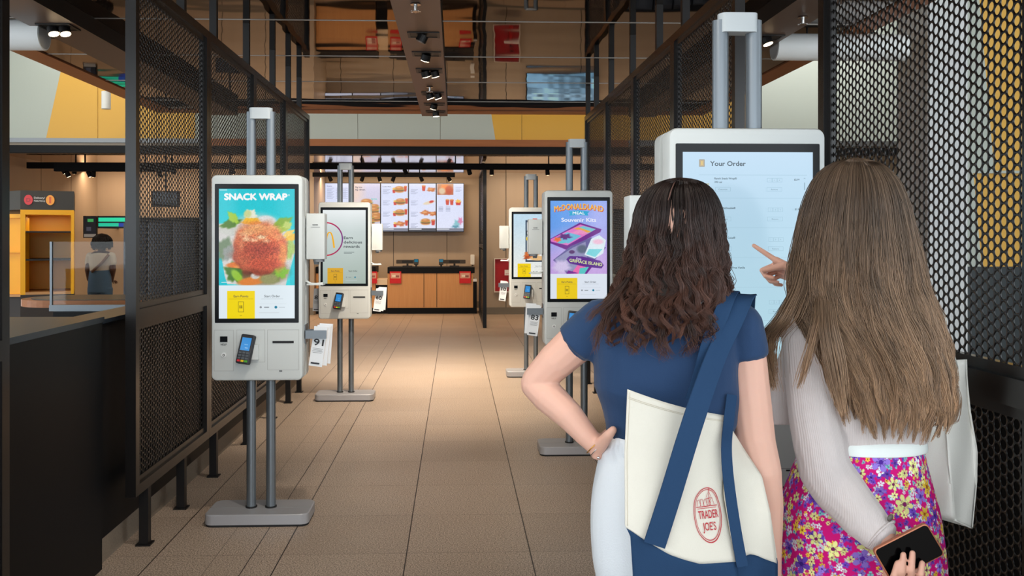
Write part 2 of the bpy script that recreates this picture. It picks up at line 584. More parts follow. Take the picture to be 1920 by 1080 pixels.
# ---- recessed spots and sprinklers
M_lamp = mat('lamp_glow', (0, 0, 0, 1), .4, emit=(1., .78, .5, 1), es=14)
M_lampoff = mat('lamp_lens', c(90, 80, 70), .2)
def spot_lamp(name, loc, aim, power, size=1.6, col=(1., .74, .48), blend=1., rad=.04):
    ld = bpy.data.lights.new(name, 'SPOT')
    ld.energy = power; ld.color = col; ld.spot_size = size; ld.spot_blend = blend; ld.shadow_soft_size = rad
    o = bpy.data.objects.new(name, ld); COL.objects.link(o)
    o.location = loc
    o.rotation_euler = (Vector(aim) - Vector(loc)).to_track_quat('-Z', 'Y').to_euler()
    return o
ORD = ['first', 'second', 'third', 'fourth', 'fifth', 'sixth', 'seventh', 'eighth', 'ninth', 'tenth']
def recessed(x, y, lit, label, group, tilt=(.3, -.2), n=1, power=60, col=(1., .76, .52)):
    t = thing('recessed_spotlight', (x, y, ZP), label, 'ceiling light', group)
    b = MB()
    w, d = .115, .085 if n == 1 else .1
    for q in ((-w, w, -d, -d + .018), (-w, w, d - .018, d), (-w, -w + .018, -d + .018, d - .018), (w - .018, w, -d + .018, d - .018)):
        b.box(*q, -.008, -.001)
    b.build('housing', M_black, t, local=True)
    MB().box(-w + .018, w - .018, -d + .018, d - .018, -.004, -.001).build('recess', M_plankside, t, local=True)
    for k in range(n):
        ox = 0 if n == 1 else (-.04 + .08 * k)
        dr = Vector((tilt[0], tilt[1], -1)).normalized()
        p0 = Vector((ox, 0, -.006)); p1 = p0 + dr * .05
        h = MB().cyl(p0, p1, .038, .04, 20).build('lamp_head', M_black, t, local=True, smooth=False)
        MB().cyl(p1, p1 + dr * .004, .034, .034, 20).build('lens', M_lamp if lit else M_lampoff, h, local=True)
    if lit and power:
        spot_lamp('spot_lamp', (x, y, ZP - .09), (x + tilt[0] * 2.5, y + tilt[1] * 2.5, 0.2), power, col=col)
    return t
def sprinkler(x, y, label):
    t = thing('ceiling_sprinkler', (x, y, ZP), label, 'sprinkler', 'fire sprinkler heads under the ceiling planks')
    t['kind'] = 'thing'
    MB().cyl((0, 0, -.012), (0, 0, -.001), .034, .03, 20).build('escutcheon', M_chrome, t, local=True)
    MB().cyl((0, 0, -.05), (0, 0, -.012), .009, .012, 10).build('stem', M_chrome, t, local=True)
    b = MB().cyl((0, 0, -.056), (0, 0, -.052), .022, .022, 16)
    for k in range(8):
        a = 2 * PI * k / 8
        b.box(-.003, .003, .018, .034, -.056, -.053, M=RZ(a))
    b.build('deflector', M_chrome, t, local=True)
XM = -.25
cy = [YD(d, 0) for d in (6.52, 7.2, 7.92, 9.17, 9.9, 10.5)]
for k, y in enumerate(cy):
    recessed(XM + .02, y, k not in (0,), '%s square recessed spotlight of the middle ceiling plank, counted from the entrance' % ORD[k], 'recessed spotlights in the middle ceiling plank', tilt=((-.5, .1), (-.3, .45), (.3, .35), (.35, .2), (-.3, .4), (.1, .1))[k], n=1 if k in (0, 5) else 2 if k in (2, 3) else 1, power=270, col=(1., .85, .68))
for k, y in enumerate((1.25, 1.95, 2.6, 3.9, 4.6, 5.3)):
    recessed(XM + .02, y, True, 'unseen recessed spotlight added above the entrance to brighten the kiosks', 'added unseen spotlights above the entrance', tilt=((-.35, .75), (.4, .7), (-.2, .8))[k % 3], power=85 if k > 2 else 50, col=(1., .9, .78))  # unseen spots added along the plank to brighten the kiosk fronts
p = P(100, 50, 6.27); recessed(-2.762, p.y, True, 'twin recessed spotlight in the plank beside the white cylinder above the low dark cabinet', 'twin spots in the outer planks', n=2, power=60)
p = P(1450, 70, 6.6); recessed(2.27, p.y, True, 'recessed spotlight in the plank near the white cylinder behind the big order screen', 'twin spots in the outer planks', n=1, power=60)
sprinkler(XM, YD(5.65, 0), 'small chrome sprinkler on the middle ceiling plank nearest the entrance')
sprinkler(XM, YD(8.75, 0), 'small chrome sprinkler between the lit spots of the middle ceiling plank')
sprinkler(-2.87, P(15, 10, 5.72).y, 'chrome sprinkler on the plank above the low dark cabinet and white cylinder')
sprinkler(2.3, P(1500, 30, 5.97).y, 'chrome sprinkler on the plank beside the white cylinder behind the order screen')
# white cylinders
for (pa, pb, D, r, lab) in (((83, 66), (-120, 66), 6.35, .107, 'white horizontal cylinder lamp under the canopy above the low dark cabinet'), ((1452, 88), (1700, 88), 6.9, .102, 'white horizontal cylinder lamp behind the big order screen')):
    a, e = P(*pa, D), P(*pb, D)
    e.z = a.z; e.y = a.y
    t = thing('cylinder_lamp', (a + e) / 2, lab, 'ceiling light', 'white cylinder lamps under the canopy')
    h = (e - a) / 2
    MB().cyl(-h, h, r, r, 40).build('housing', M_white, t, local=True, angle=40)
    s = h.normalized()
    MB().cyl(-h - s * .004, -h + s * .01, r * .9, r * .9, 40).build('end_cap', mat('cap_grey', c(168, 170, 172), .5), t, local=True)
    for k in (-.5, .5): MB().cyl(h * k + Vector((0, 0, r * .9)), h * k + Vector((0, 0, ZC - ((a + e) / 2).z)), .008, .008, 8).build('hanger', M_black, t, local=True)
# small white pendant beyond the canopy edge
p = P(199, 188, 11.9)
t = thing('pendant_lamp', p, 'small white cylinder pendant hanging in front of the yellow upper panel', 'pendant lamp')
MB().cyl((0, 0, -.115), (0, 0, .115), .058, .058, 28).build('lamp_shade', M_white, t, local=True, angle=40)
MB().cyl((0, 0, .115), (0, 0, 4.7 - p.z), .006, .006, 8).build('cord', M_black, t, local=True)

# ---- bulkhead wall with coloured panels over the counter zone
YBH = YD(12.9, 0)
def bx(px): return P(px, 250, 12.9).x
def bz(py): return H + (CY - py) / F * 12.9
zb, zt = bz(262), 4.7
struct('wall_back', MB().box(-9.1, 7.6, YBH + .02, YBH + .15, bz(289), zt), M_taupe)
# panel edges (pixels) and colours: each panel is a quadrilateral of the same sheet wall
def panel(name, xa0, xa1, xb0, xb1, z0, z1, m):
    """xa: bottom edge from..to; xb: top edge from..to"""
    b = MB().prism([(xa0, z0), (xa1, z0), (xb1, z1), (xb0, z1)], T(0, YBH, 0), .02)
    return struct(name, b, m)
zl = bz(255)
zt2 = 4.69
g = .006
pan = []
def rectpan(x0, x1, m): pan.append((x0, x1, x0, x1, m))
def sl(px0, py0, px1, py1, z):     # x of a slanted colour edge at height z
    z0, z1 = bz(py0), bz(py1); x0, x1 = bx(px0), bx(px1)
    return x0 + (x1 - x0) * (z - z0) / (z1 - z0)
rectpan(-9.1, bx(24) - g, M_wallgrey)
a0, a1 = sl(100, 254, 124, 143, zb), sl(100, 254, 124, 143, zt2)
pan.append((bx(24), a0, bx(24), a1, M_wallgrey)); pan.append((a0, bx(193) - g, a1, bx(193) - g, M_wallyel))
rectpan(bx(193), bx(371) - g, M_wallyel)
rectpan(bx(371), bx(522) - g, M_wallgrey); rectpan(bx(522), bx(672) - g, M_wallgrey); rectpan(bx(672), bx(826) - g, M_wallgrey)
a0, a1 = sl(929, 262, 921, 212, zb), sl(929, 262, 921, 212, zt2)
pan.append((bx(826), a0, bx(826), a1, M_wallgrey)); pan.append((a0, bx(979) - g, a1, bx(979) - g, M_wallyel))
rectpan(bx(979), bx(1130) - g, M_wallyel); rectpan(bx(1130), bx(1282) - g, M_wallyel)
rectpan(bx(1282), bx(1429) - g, M_wallyel); rectpan(bx(1429), bx(1580) - g, M_wallgrey); rectpan(bx(1580), 7.6, M_wallgrey)
b = MB()
mm = [M_wallgrey, M_wallyel]
for (x0, x1, u0, u1, m) in pan:
    b.prism([(x0, zb), (x1, zb), (u1, zt2), (u0, zt2)], T(0, YBH, 0), .02, mm.index(m))
struct('wall_back_panel', b, mm)
struct('trim_6', MB().box(bx(380), bx(1180), YBH - .03, YBH + .02, bz(275), zb), M_woodtrim)
struct('trim_7', MB().box(-9.1, bx(380), YBH - .03, YBH + .02, bz(270), zb), M_steel)
struct('trim_8', MB().box(bx(1180), 7.6, YBH - .03, YBH + .02, bz(272), zb), M_steel)
struct('trim_9', MB().box(-9.1, 7.6, YBH - .02, YBH + .1, bz(289), bz(275)), M_dark)

# ---- counter zone beyond: glossy ceiling, taupe panelled walls, alcove
ZK = 2.83
M_kmir = mat('ceiling_gloss', c(190, 160, 130), .06, metal=.85, bump=(1.3, .05, .04))
struct('ceiling_back', MB().box(-7.2, 7.6, YBH + .1, 20.3, ZK, ZK + .06), M_kmir)
YW = YD(18.0, 0)          # main back wall
YA = YD(19.75, 0)         # alcove wall behind the counter
xa, xb = P(590, 450, 18).x, P(903, 450, 18).x
def panel_wall(name, x0, x1, y, z1, seams, base=True):
    b = MB().box(x0, x1, y, y + .1, 0, z1, 0)
    for s in seams: b.box(s - .006, s + .006, y - .001, y + .001, .1, z1, 1)
    if base: b.box(x0, x1, y - .012, y, 0, .14, 2)
    struct(name, b, [M_taupe, M_grout, mat('base_grey', c(120, 114, 104), .5)])
panel_wall('wall_back_left', -7.05, xa, YW, ZK, [P(155, 300, 18).x - .3, P(300, 300, 18).x, P(420, 300, 18).x, P(500, 300, 18).x])
panel_wall('wall_back_right', xb, 7.6, YW, ZK, [P(949, 300, 18).x, P(1090, 300, 18).x, P(1240, 300, 18).x])
panel_wall('wall_back_alcove', xa - .1, xb + .1, YA, ZK, [P(738, 450, 19.75).x, P(838, 450, 19.75).x, P(640, 450, 19.75).x])
struct('wall_alcove_left', MB().box(xa - .1, xa, YW + .1, YA, 0, ZK), M_taupe)
struct('wall_alcove_right', MB().box(xb, xb + .1, YW + .1, YA, 0, ZK), M_taupe)
b = MB().box(-7.15, -7.05, YBH + .15, YW + .1, 0, ZK, 0)
for y in (14.4, 15.6, 16.8): b.box(-7.051, -7.049, y - .006, y + .006, .1, ZK, 1)
struct('wall_left_back', b, [M_taupe, M_grout])

# ---- side walls seen through the mesh on the window side: column, coloured wall
xc = 4.19
struct('column', MB().box(xc, xc + .36, YD(8.0, 4.2), YD(8.55, 4.2), 0, 4.7), mat('column_paint', c(206, 209, 211), .5))
yq = YD(8.2, 4.5)
b = MB()
def qx(px): return P(px, 300, 8.2).x
def qz(py): return H + (CY - py) / F * 8.2
b.prism([(qx(1808), qz(320)), (qx(1866), qz(320)), (qx(1819), 4.7), (qx(1808), 4.7)], T(0, yq, 0), .1, 0)
b.prism([(qx(1866), qz(320)), (7.6, qz(320)), (7.6, 4.7), (qx(1819), 4.7)], T(0, yq, 0), .1, 1)
b.prism([(qx(1808), qz(500)), (qx(1842), qz(500)), (qx(1826), qz(325)), (qx(1808), qz(325))], T(0, yq, 0), .1, 0)
b.prism([(qx(1842), qz(500)), (7.6, qz(500)), (7.6, qz(325)), (qx(1826), qz(325))], T(0, yq, 0), .1, 1)
b.box(qx(1808), 7.6, yq - .03, yq + .1, qz(325), qz(320), 0)
b.box(qx(1808), 7.6, yq, yq + .1, 0, qz(500), 2)
struct('wall_right_panel', b, [M_wallgrey, M_wallyel, mat('wainscot', c(44, 52, 56), .5)])

# ---- low walls behind the mesh screens, with stone base
for side, x0, x1, segs in (('left', -1.82, -1.66, ((4.26, 9.62),)), ('right', 1.5, 1.66, ((-.6, 3.42), (4.36, 9.62)))):
    b = MB()
    for y0, y1 in segs:
        b.box(x0, x1, y0, y1, .115, 1.13, 0); b.box(x0 - .02, x1 + .02, y0, y1, 1.13, 1.15, 2); b.box(x0, x1, y0, y1, 0, .115, 1)
    struct('wall_low_' + side, b, [M_dark, M_stone, M_darktop])

# ================================================================== MESH SCREENS
def hex_panel(w, h, pitch=.031, hole=.0128, th=.003, n=18):
    """perforated sheet in the YZ plane, lower near corner at the origin"""
    R_ = pitch / math.sqrt(3)
    dx = 1.5 * R_
    nc = int((w - 2 * R_) / dx) + 1
    ox = (w - (nc - 1) * dx) / 2
    ang = [2 * PI * i / n for i in range(n)]
    def outer(a):   # point on the flat-topped hexagon
        k = a % (PI / 3) - PI / 6
        return R_ * math.cos(PI / 6) / math.cos(k)
    O = np.array([(outer(a) * math.cos(a), outer(a) * math.sin(a)) for a in ang])
    I = np.array([(hole * math.cos(a), hole * math.sin(a)) for a in ang])
    cell = np.zeros((4 * n, 3))
    cell[:n, 1:] = O; cell[n:2 * n, 1:] = I; cell[2 * n:3 * n, 1:] = I; cell[3 * n:, 1:] = O
    cell[:2 * n, 0] = th / 2; cell[2 * n:, 0] = -th / 2
    fs = []
    for i in range(n):
        j = (i + 1) % n
        fs += [(i, j, n + j, n + i), (n + i, n + j, 2 * n + j, 2 * n + i), (2 * n + i, 2 * n + j, 3 * n + j, 3 * n + i)]
    fs = np.array(fs)
    cen = []
    for ci in range(nc):
        y = ox + ci * dx
        z = pitch / 2 + (ci % 2) * pitch / 2
        while z + pitch / 2 <= h + 1e-6:
            cen.append((0, y, z)); z += pitch
    cen = np.array(cen)
    V = (cen[:, None, :] + cell[None]).reshape(-1, 3)
    Fc = (np.arange(len(cen))[:, None, None] * 4 * n + fs[None]).reshape(-1, 4)
    me = bpy.data.meshes.new('mesh_panel')
    me.vertices.add(len(V)); me.vertices.foreach_set('co', V.reshape(-1))
    me.loops.add(Fc.size); me.loops.foreach_set('vertex_index', Fc.reshape(-1).astype(np.int32))
    me.polygons.add(len(Fc)); me.polygons.foreach_set('loop_start', np.arange(0, Fc.size, 4, dtype=np.int32))
    me.materials.append(M_blackgloss)
    me.update(calc_edges=True); me.validate()
    return me
WF, ZF0, ZF1, ZR0, ZR1 = 1.283, .29, 2.81, 1.115, 1.185
tb = .05
def frame_mesh(w):
    b = MB()
    for y0, y1 in ((0, tb), (w - tb, w)): b.box(-tb / 2, tb / 2, y0, y1, ZF0, ZF1)
    for z0, z1 in ((ZF0, ZF0 + tb), (ZF1 - tb, ZF1), (ZR0, ZR1)): b.box(-tb / 2, tb / 2, tb, w - tb, z0, z1)
    s = .03
    for z0, z1 in ((ZF0 + tb, ZR0), (ZR1, ZF1 - tb)):       # slimmer inner frames that carry the sheets
        for y0, y1 in ((tb, tb + s), (w - tb - s, w - tb)): b.box(-.012, .012, y0, y1, z0, z1)
        for q0, q1 in ((z0, z0 + s), (z1 - s, z1)): b.box(-.012, .012, tb + s, w - tb - s, q0, q1)
    return b.mesh('frame', M_blackgloss)
FRM = frame_mesh(WF)
iw = WF - 2 * tb - .03
UP = hex_panel(iw, ZF1 - tb - ZR1 - .03)
LO = hex_panel(iw, ZR0 - ZF0 - tb - .03)
def mesh_screen(x, y, label, posts, side):
    t = thing('mesh_screen', (x, y, 0), label, 'mesh screen', 'black perforated screens along the aisle')
    for nm, me, off in (('frame', FRM, (0, 0, 0)), ('upper_sheet', UP, (0, tb + .015, ZR1 + .015)), ('lower_sheet', LO, (0, tb + .015, ZF0 + tb + .015))):
        o = link(bpy.data.objects.new(nm, me), t); o.location = off
    for py in posts:
        q = (-.0225, .0225, py - y - .0225, py - y + .0225)
        lg = MB().box(*q, 0, ZF0).build('leg', M_black, t, local=True)
        MB().box(-.036, .036, py - y - .036, py - y + .036, 0, .008).build('foot_plate', M_black, lg, local=True)
        MB().box(*q, ZF1, ZC - .001).build('top_post', M_black, t, local=True)
YS = 4.36
XLs, XRs = -1.55, 1.39
where = ['nearest the low dark cabinet', 'second from the low dark cabinet', 'third from the low dark cabinet', 'last, closest to the counter']
for k, ps in enumerate(([4.56, 5.16], [5.84, 6.75], [7.7], [8.42, 9.0])):
    mesh_screen(XLs, YS + 1.285 * k, 'tall black perforated screen behind the snack wrap kiosk, ' + where[k], ps, -1)
where = ['behind the big order screen', 'next beyond the big order screen', 'third beyond the big order screen', 'last before the red extinguisher cabinet wall']
for k, ps in enumerate(([4.42, 5.41], [6.11], [7.03, 8.0], [8.85, 9.41])):
    mesh_screen(XRs, YS + 1.285 * k, 'tall black perforated screen on the order screen side, ' + where[k], ps, 1)
mesh_screen(XLs, 3.14 - WF, 'black perforated screen beside the low dark cabinet, only its end post showing', [2.6], -1)
mesh_screen(XRs, 3.35 - WF, 'near black perforated screen right beside the woman in the floral skirt', [3.0], 1)

# dark low cabinet on the near side
t = thing('service_cabinet', (-2.9, 2.8, 0), 'low dark cabinet with a blue-black top at the entrance', 'cabinet')
MB().box(-4.6, -1.63, 1.0, 4.22, 0, 1.14).build('body', M_dark, t)
MB().box(-4.6, -1.625, 1.0, 4.235, 1.14, 1.165).build('top', M_darktop, t)
# ================================================================== KIOSKS
M_kbody = mat('kiosk_white', c(208, 213, 212), .42, spec=.4)
M_kseam = mat('kiosk_seam', c(150, 152, 150), .6)
M_bezel = mat('kiosk_bezel', c(14, 17, 21), .22, spec=.25)
M_alu = mat('brushed_aluminium', c(124, 131, 137), .4, metal=.7)
M_base = mat('kiosk_base_grey', c(172, 172, 176), .42, metal=.3)
M_rub = mat('black_rubber', c(28, 28, 30), .6)
M_scr = mat_attr('screen_picture', rough=.12, emit=.92, spec=.35)
M_print = mat_attr('printed_card', rough=.55)
M_ink = mat('ink_black', c(22, 22, 24), .5)
SW, SH = .40, .69

def small_lines(a, x, y, w, n, col=(120, 125, 130), t=.0022, gap=.0055, seed=1):
    r = random.Random(seed)
    for k in range(n):
        a.rect(x, y - k * gap, x + w * (1 - .3 * r.random()), y - k * gap + t, col)

def start_panel(a, yel, tx=(60, 62, 66), dim=(235, 240, 244), yh=.147, top=.147, words=True):
    """lower strip of an idle screen: yellow 'Earn Points' tile and 'Start Order' tile"""
    x0, x1 = .044, .19
    a.rect(x0, 0, x1, yh, yel)
    a.text('Earn Points', (x0 + x1) / 2, yh - .034, .0125, tx, anchor='c', bold=.018)
    a.rect(x0 + .008, yh - .044, x1 - .008, yh - .0428, (150, 125, 20))
    a.frame(.102, .034, .132, .09, .0022, (70, 62, 30))
    for (i, j) in ((0, 0), (1, 0), (0, 1), (1, 1)):
        a.rect(.109 + i * .009, .054 + j * .009, .1155 + i * .009, .0605 + j * .009, (90, 80, 30))
    a.stroke([(.112, .018), (.117, .014), (.122, .018)], .0018, (90, 80, 30))
    a.text('Start Order', .282, yh - .034, .0125, tx, anchor='c', bold=.012)
    a.rect(.225, yh - .044, .34, yh - .0428, (170, 178, 184))
    a.rect(.212, .078, .357, .0788, (200, 208, 214))
    a.disc(.222, .06, .006, (150, 156, 162)); a.rect(.24, .057, .266, .0625, (140, 148, 154))
    a.disc(.302, .06, .0075, (30, 130, 160)); a.rect(.318, .0585, .35, .061, (180, 190, 196))
    a.rect(.212, .03, .32, .0325, (205, 212, 218))

def art_wrap():
    im = Img(284, 364, (0, 205, 215))
    im.grad(0, 1, (10, 200, 214), (20, 214, 222))
    E = im.ell
    # tortilla (pale, folded) with soft shading of the photograph itself
    E(.50, .66, .52, .50, (216, 216, 212), soft=.25)
    im.poly([(.02, .98), (-.02, .42), (.2, .36), (.5, .5), (.9, .5), (1.02, .6), (.93, .8), (.88, 1.0)], (214, 212, 208))
    im.poly([(0, .52), (.08, .9), (.12, 1.0), (0, 1.0)], (6, 196, 210))
    im.poly([(1, .66), (.93, .86), (.94, 1.0), (1, 1.0)], (6, 200, 214))
    E(.12, .42, .18, .07, (206, 208, 200), rot=.2, soft=.3)
    E(.62, .34, .13, .08, (222, 224, 222), soft=.3)
    for (x, y, rx, ry, col, ro) in ((.16, .36, .13, .055, (84, 128, 36), -.3), (.19, .30, .05, .09, (168, 206, 60), -.7), (.08, .62, .1, .14, (118, 140, 108), .2),
                                    (.13, .66, .07, .1, (150, 156, 150), .3), (.82, .36, .14, .06, (140, 178, 52), -.5), (.90, .38, .06, .05, (196, 214, 110), -.4), (.8, .43, .1, .04, (176, 196, 70), -.2),
                                    (.93, .62, .07, .13, (176, 206, 110), .1), (.96, .5, .1, .045, (250, 200, 70), -.3), (.92, .46, .08, .03, (252, 214, 110), -.5)):
        E(x, y, rx, ry, col, rot=ro, soft=.35, wob=.12, k=4, ph=x * 9)
    E(.42, .27, .075, .07, (236, 236, 214), soft=.3, wob=.15); E(.38, .26, .05, .05, (206, 214, 150), soft=.5)
    E(.43, .34, .12, .05, (248, 190, 40), soft=.3, wob=.1); E(.48, .36, .08, .03, (244, 160, 40), soft=.4)
    # lower filling
    E(.55, .86, .34, .16, (120, 96, 60), soft=.5); E(.42, .82, .2, .09, (86, 40, 24), soft=.5)
    E(.2, .87, .1, .13, (70, 120, 30), rot=-.6, soft=.3, wob=.15); E(.24, .9, .05, .1, (150, 196, 50), rot=-.7, soft=.4)
    E(.26, .785, .16, .04, (226, 120, 40), rot=-.05, soft=.3); E(.32, .80, .11, .025, (246, 160, 80), rot=-.08, soft=.4)
    E(.45, .95, .2, .055, (224, 130, 50), rot=-.15, soft=.35); E(.48, .90, .06, .04, (206, 204, 198), soft=.4)
    E(.72, .88, .14, .1, (110, 130, 50), rot=-.3, soft=.4, wob=.15); E(.82, .86, .09, .08, (130, 190, 40), rot=-.4, soft=.35, wob=.15); E(.66, .93, .12, .07, (150, 150, 96), soft=.5)
    # chicken
    ck = lambda cx, cy, rx, ry, col, soft=.35, al=1., wo=.06, ph=0.: E(cx, cy, rx, ry, col, soft=soft, al=al, wob=wo, ph=ph)
    ck(.53, .635, .345, .325, (150, 64, 40), .1, wo=.045, ph=1)
    ck(.54, .60, .335, .30, (204, 100, 66), .2, wo=.045, ph=2)
    ck(.52, .50, .27, .20, (222, 130, 84), .6, ph=.4)
    ck(.36, .62, .13, .26, (206, 112, 76), .7)
    ck(.74, .64, .13, .24, (238, 120, 78), .7, ph=3)
    ck(.84, .68, .05, .14, (250, 160, 90), .7)
    ck(.5, .66, .25, .13, (178, 78, 58), 1.2, .8)
    ck(.58, .62, .18, .08, (166, 70, 56), 1.2, .7)
    ck(.34, .47, .07, .03, (255, 206, 160), .9, .6, .3, 2)
    ck(.7, .4, .08, .025, (255, 196, 140), .9, .6, .3, 4)
    ck(.48, .385, .1, .02, (252, 200, 150), .9, .6, .3, 1)
    ck(.6, .78, .22, .07, (196, 84, 58), .8)
    for k, (x, y, rx, ry, col) in enumerate(((.40, .44, .1, .05, (246, 178, 120)), (.52, .41, .12, .04, (238, 168, 104)), (.68, .44, .09, .06, (250, 160, 104)), (.36, .52, .05, .03, (255, 214, 170)), (.56, .50, .06, .025, (255, 220, 180)),
                                              (.46, .53, .05, .02, (250, 200, 160)), (.78, .5, .05, .04, (252, 170, 110)), (.3, .58, .03, .06, (226, 140, 100)), (.63, .54, .05, .02, (250, 190, 150)))):
        ck(x, y, rx, ry, col, .9, .75, .2, k)
    im.speck(.30, 3, im.emask(.54, .62, .34, .32), 3)
    im.speck(.04, 4, None, 2)
    im.down(2)
    a = Art(SW, SH)
    y1 = .176
    a.rect(0, 0, SW, SH, (228, 240, 247))
    a.img(im, 0, y1, SW, SH)
    a.text('SNACK WRAP', SW / 2 - .005, .632, .034, (250, 252, 252), w=.33, anchor='c', bold=.075)
    a.text('®', .365, .652, .01, (250, 252, 252))
    a.rect(.004, .682, .044, .685, (220, 245, 245)); a.rect(.014, .192, .062, .194, (245, 245, 245))
    start_panel(a, (248, 220, 0))
    return a

def art_rewards():
    im = Img(24, 60, (200, 214, 208))
    im.grad(0, .3, (244, 249, 250), (206, 218, 216)); im.grad(.3, 1, (206, 218, 216), (170, 186, 176))
    a = Art(SW, SH)
    a.img(im)
    cx, cy, r = .03, .418, .153
    pts = []
    for k in range(60):
        t = -PI / 2 + PI * k / 59
        x = cx + r * math.cos(t); y = cy + r * math.sin(t)
        if x > .001: pts.append((x, y))
    n = len(pts) // 2
    a.stroke(pts[:n + 1], .0125, (206, 28, 60), (120, 50, 140)); a.stroke(pts[n:], .0125, (120, 50, 140), (214, 20, 70))
    # golden arches, the part that shows at the edge of the screen
    def arch(x0, x1, yb, yt):
        return [(x0 + (x1 - x0) * k / 20, yb + (yt - yb) * (1 - abs(2 * k / 20 - 1) ** 2.6)) for k in range(21)]
    wd = [.0165 - .006 * (1 - abs(2 * k / 20 - 1)) for k in range(21)]
    a.stroke(arch(-.06, .022, .348, .47), wd, (246, 178, 20)); a.stroke(arch(.022, .106, .335, .48), wd, (246, 178, 20))
    a.clipx(0, SW)
    for k, s in enumerate(('Earn', 'delicious', 'rewards')):
        a.text(s, .196, .418 - k * .041, .026, (62, 70, 74), bold=.03, w=(.083, .17, .148)[k])
    small_lines(a, .197, .292, .1, 2, (90, 100, 104), .004, .011)
    start_panel(a, (222, 168, 30), dim=(200, 210, 208))
    return a

def art_souvenir():
    im = Img(280, 400, (150, 160, 235))
    im.grad(0, 1, (110, 160, 240), (196, 160, 226))
    im.ell(.05, .25, .5, .5, (80, 160, 240), soft=1.2, al=.6); im.ell(.95, .2, .4, .4, (190, 190, 250), soft=1.2, al=.7); im.ell(.6, .75, .6, .4, (214, 180, 236), soft=1.2, al=.7)
    E, Pp = im.ell, im.poly
    Pp([(-.02, .53), (.52, .30), (.90, .39), (.88, .43), (.28, .67), (.0, .58)], (112, 30, 140))
    Pp([(.0, .53), (.53, .325), (.80, .39), (.3, .61), (.02, .56)], (226, 120, 200))
    Pp([(.06, .53), (.3, .43), (.55, .48), (.32, .585)], (110, 190, 220)); Pp([(.45, .38), (.58, .345), (.8, .39), (.66, .45)], (120, 200, 214))
    Pp([(.4, .38), (.5, .365), (.72, .42), (.66, .44)], (238, 170, 60)); E(.26, .49, .1, .05, (92, 20, 120), soft=.4, wob=.2); E(.13, .53, .06, .04, (236, 110, 50), soft=.4, wob=.2); E(.2, .57, .07, .02, (90, 200, 210), soft=.4)
    E(.52, .43, .12, .04, (238, 150, 200), soft=.5, wob=.2, k=3)
    Pp([(.05, .81), (.36, .62), (.72, .50), (.98, .64), (.56, 1.0), (.3, 1.0)], (104, 96, 156)); Pp([(.08, .80), (.4, .64), (.62, .56), (.66, .86), (.36, .97)], (150, 150, 190))
    E(.38, .70, .05, .035, (90, 50, 110), soft=.4); E(.56, .66, .09, .08, (96, 106, 130), soft=.5); E(.2, .9, .14, .12, (214, 200, 236), soft=.6, wob=.1)
    Pp([(.36, 1.0), (.5, .86), (.66, .92), (.56, 1.0)], (240, 110, 180)); Pp([(.5, 1.0), (.52, .92), (.7, .9), (.6, 1.0)], (90, 200, 200)); Pp([(.28, 1.0), (.32, .95), (.5, .99)], (120, 40, 150)); Pp([(.6, 1.0), (.7, .88), (.76, .88), (.64, 1.0)], (112, 30, 140))
    Pp([(.72, .52), (.86, .47), (.98, .54), (.93, .72), (.78, .79), (.60, .74)], (224, 240, 248)); Pp([(.68, .66), (.92, .66), (.79, .77), (.63, .73)], (126, 216, 226)); E(.84, .56, .09, .05, (244, 196, 220), soft=.6)
    Pp([(.28, .80), (.34, .755), (.56, .76), (.88, .82), (.94, .88), (.9, .925), (.6, .9), (.34, .855)], (92, 34, 140))
    im.speck(.03, 9, None, 3)
    im.down(2)
    a = Art(SW, SH)
    a.rect(0, 0, SW, SH, (226, 234, 246))
    a.img(im, 0, .176, SW, SH)
    arc = lambda X, Y: (X, Y - ((X - .2) / .2) ** 2 * .026)
    a.text('McDONALDLAND', .2, .632, .041, (196, 60, 50), w=.345, anchor='c', bold=.04, warp=lambda X, Y: (X + .003, Y - ((X - .2) / .2) ** 2 * .026 - .004))
    a.text('McDONALDLAND', .2, .632, .041, (250, 190, 60), w=.345, anchor='c', bold=.02, warp=arc)
    a.poly([(.125, .615), (.2, .622), (.28, .615), (.262, .602), (.268, .585), (.2, .592), (.132, .585), (.138, .602)], (40, 170, 214))
    a.text('MEAL', .2, .594, .021, (240, 250, 255), w=.085, anchor='c', bold=.03)
    a.text('Souvenir Kits', .2, .542, .029, (246, 246, 255), w=.245, anchor='c', bold=.02)
    tilt = lambda X, Y: (X, Y - (X - .12) * .14)
    a.text('Only', .2, .286, .014, (240, 230, 255), anchor='c', bold=.02, warp=tilt)
    a.text('GRIMACE ISLAND', .25, .264, .022, (214, 224, 160), w=.23, anchor='c', bold=.04, warp=tilt)
    start_panel(a, (240, 206, 20))
    return a

def art_delivery():
    im = Img(160, 290, (224, 238, 244))
    im.grad(0, 1, (196, 226, 244), (246, 244, 236))
    E = im.ell
    im.rect(.33, .10, .98, .76, (40, 62, 84)); im.rect(.37, .13, .95, .73, (244, 248, 248))
    E(.62, .60, .22, .09, (226, 160, 90), soft=.4, wob=.1); E(.45, .62, .17, .07, (214, 110, 50), rot=-.4, soft=.3, wob=.15); E(.42, .68, .14, .05, (186, 80, 36), rot=-.3, soft=.4, wob=.15); E(.66, .70, .22, .07, (236, 190, 130), soft=.4); E(.7, .54, .2, .08, (240, 214, 160), soft=.5)
    im.speck(.03, 5, None, 3)
    im.down(2)
    a = Art(SW, SH)
    a.img(im)
    a.rect(.21, .592, .26, .642, (226, 70, 40))
    a.text('Get', .185, .53, .052, (58, 66, 72), bold=.03, w=.125)
    a.text('Delivery', .14, .457, .052, (48, 58, 66), bold=.03, w=.235)
    a.rect(.14, .402, .3, .437, (250, 214, 60)); a.text('In the app', .152, .411, .018, (110, 96, 40), bold=.02)
    start_panel(a, (250, 214, 0))
    return a

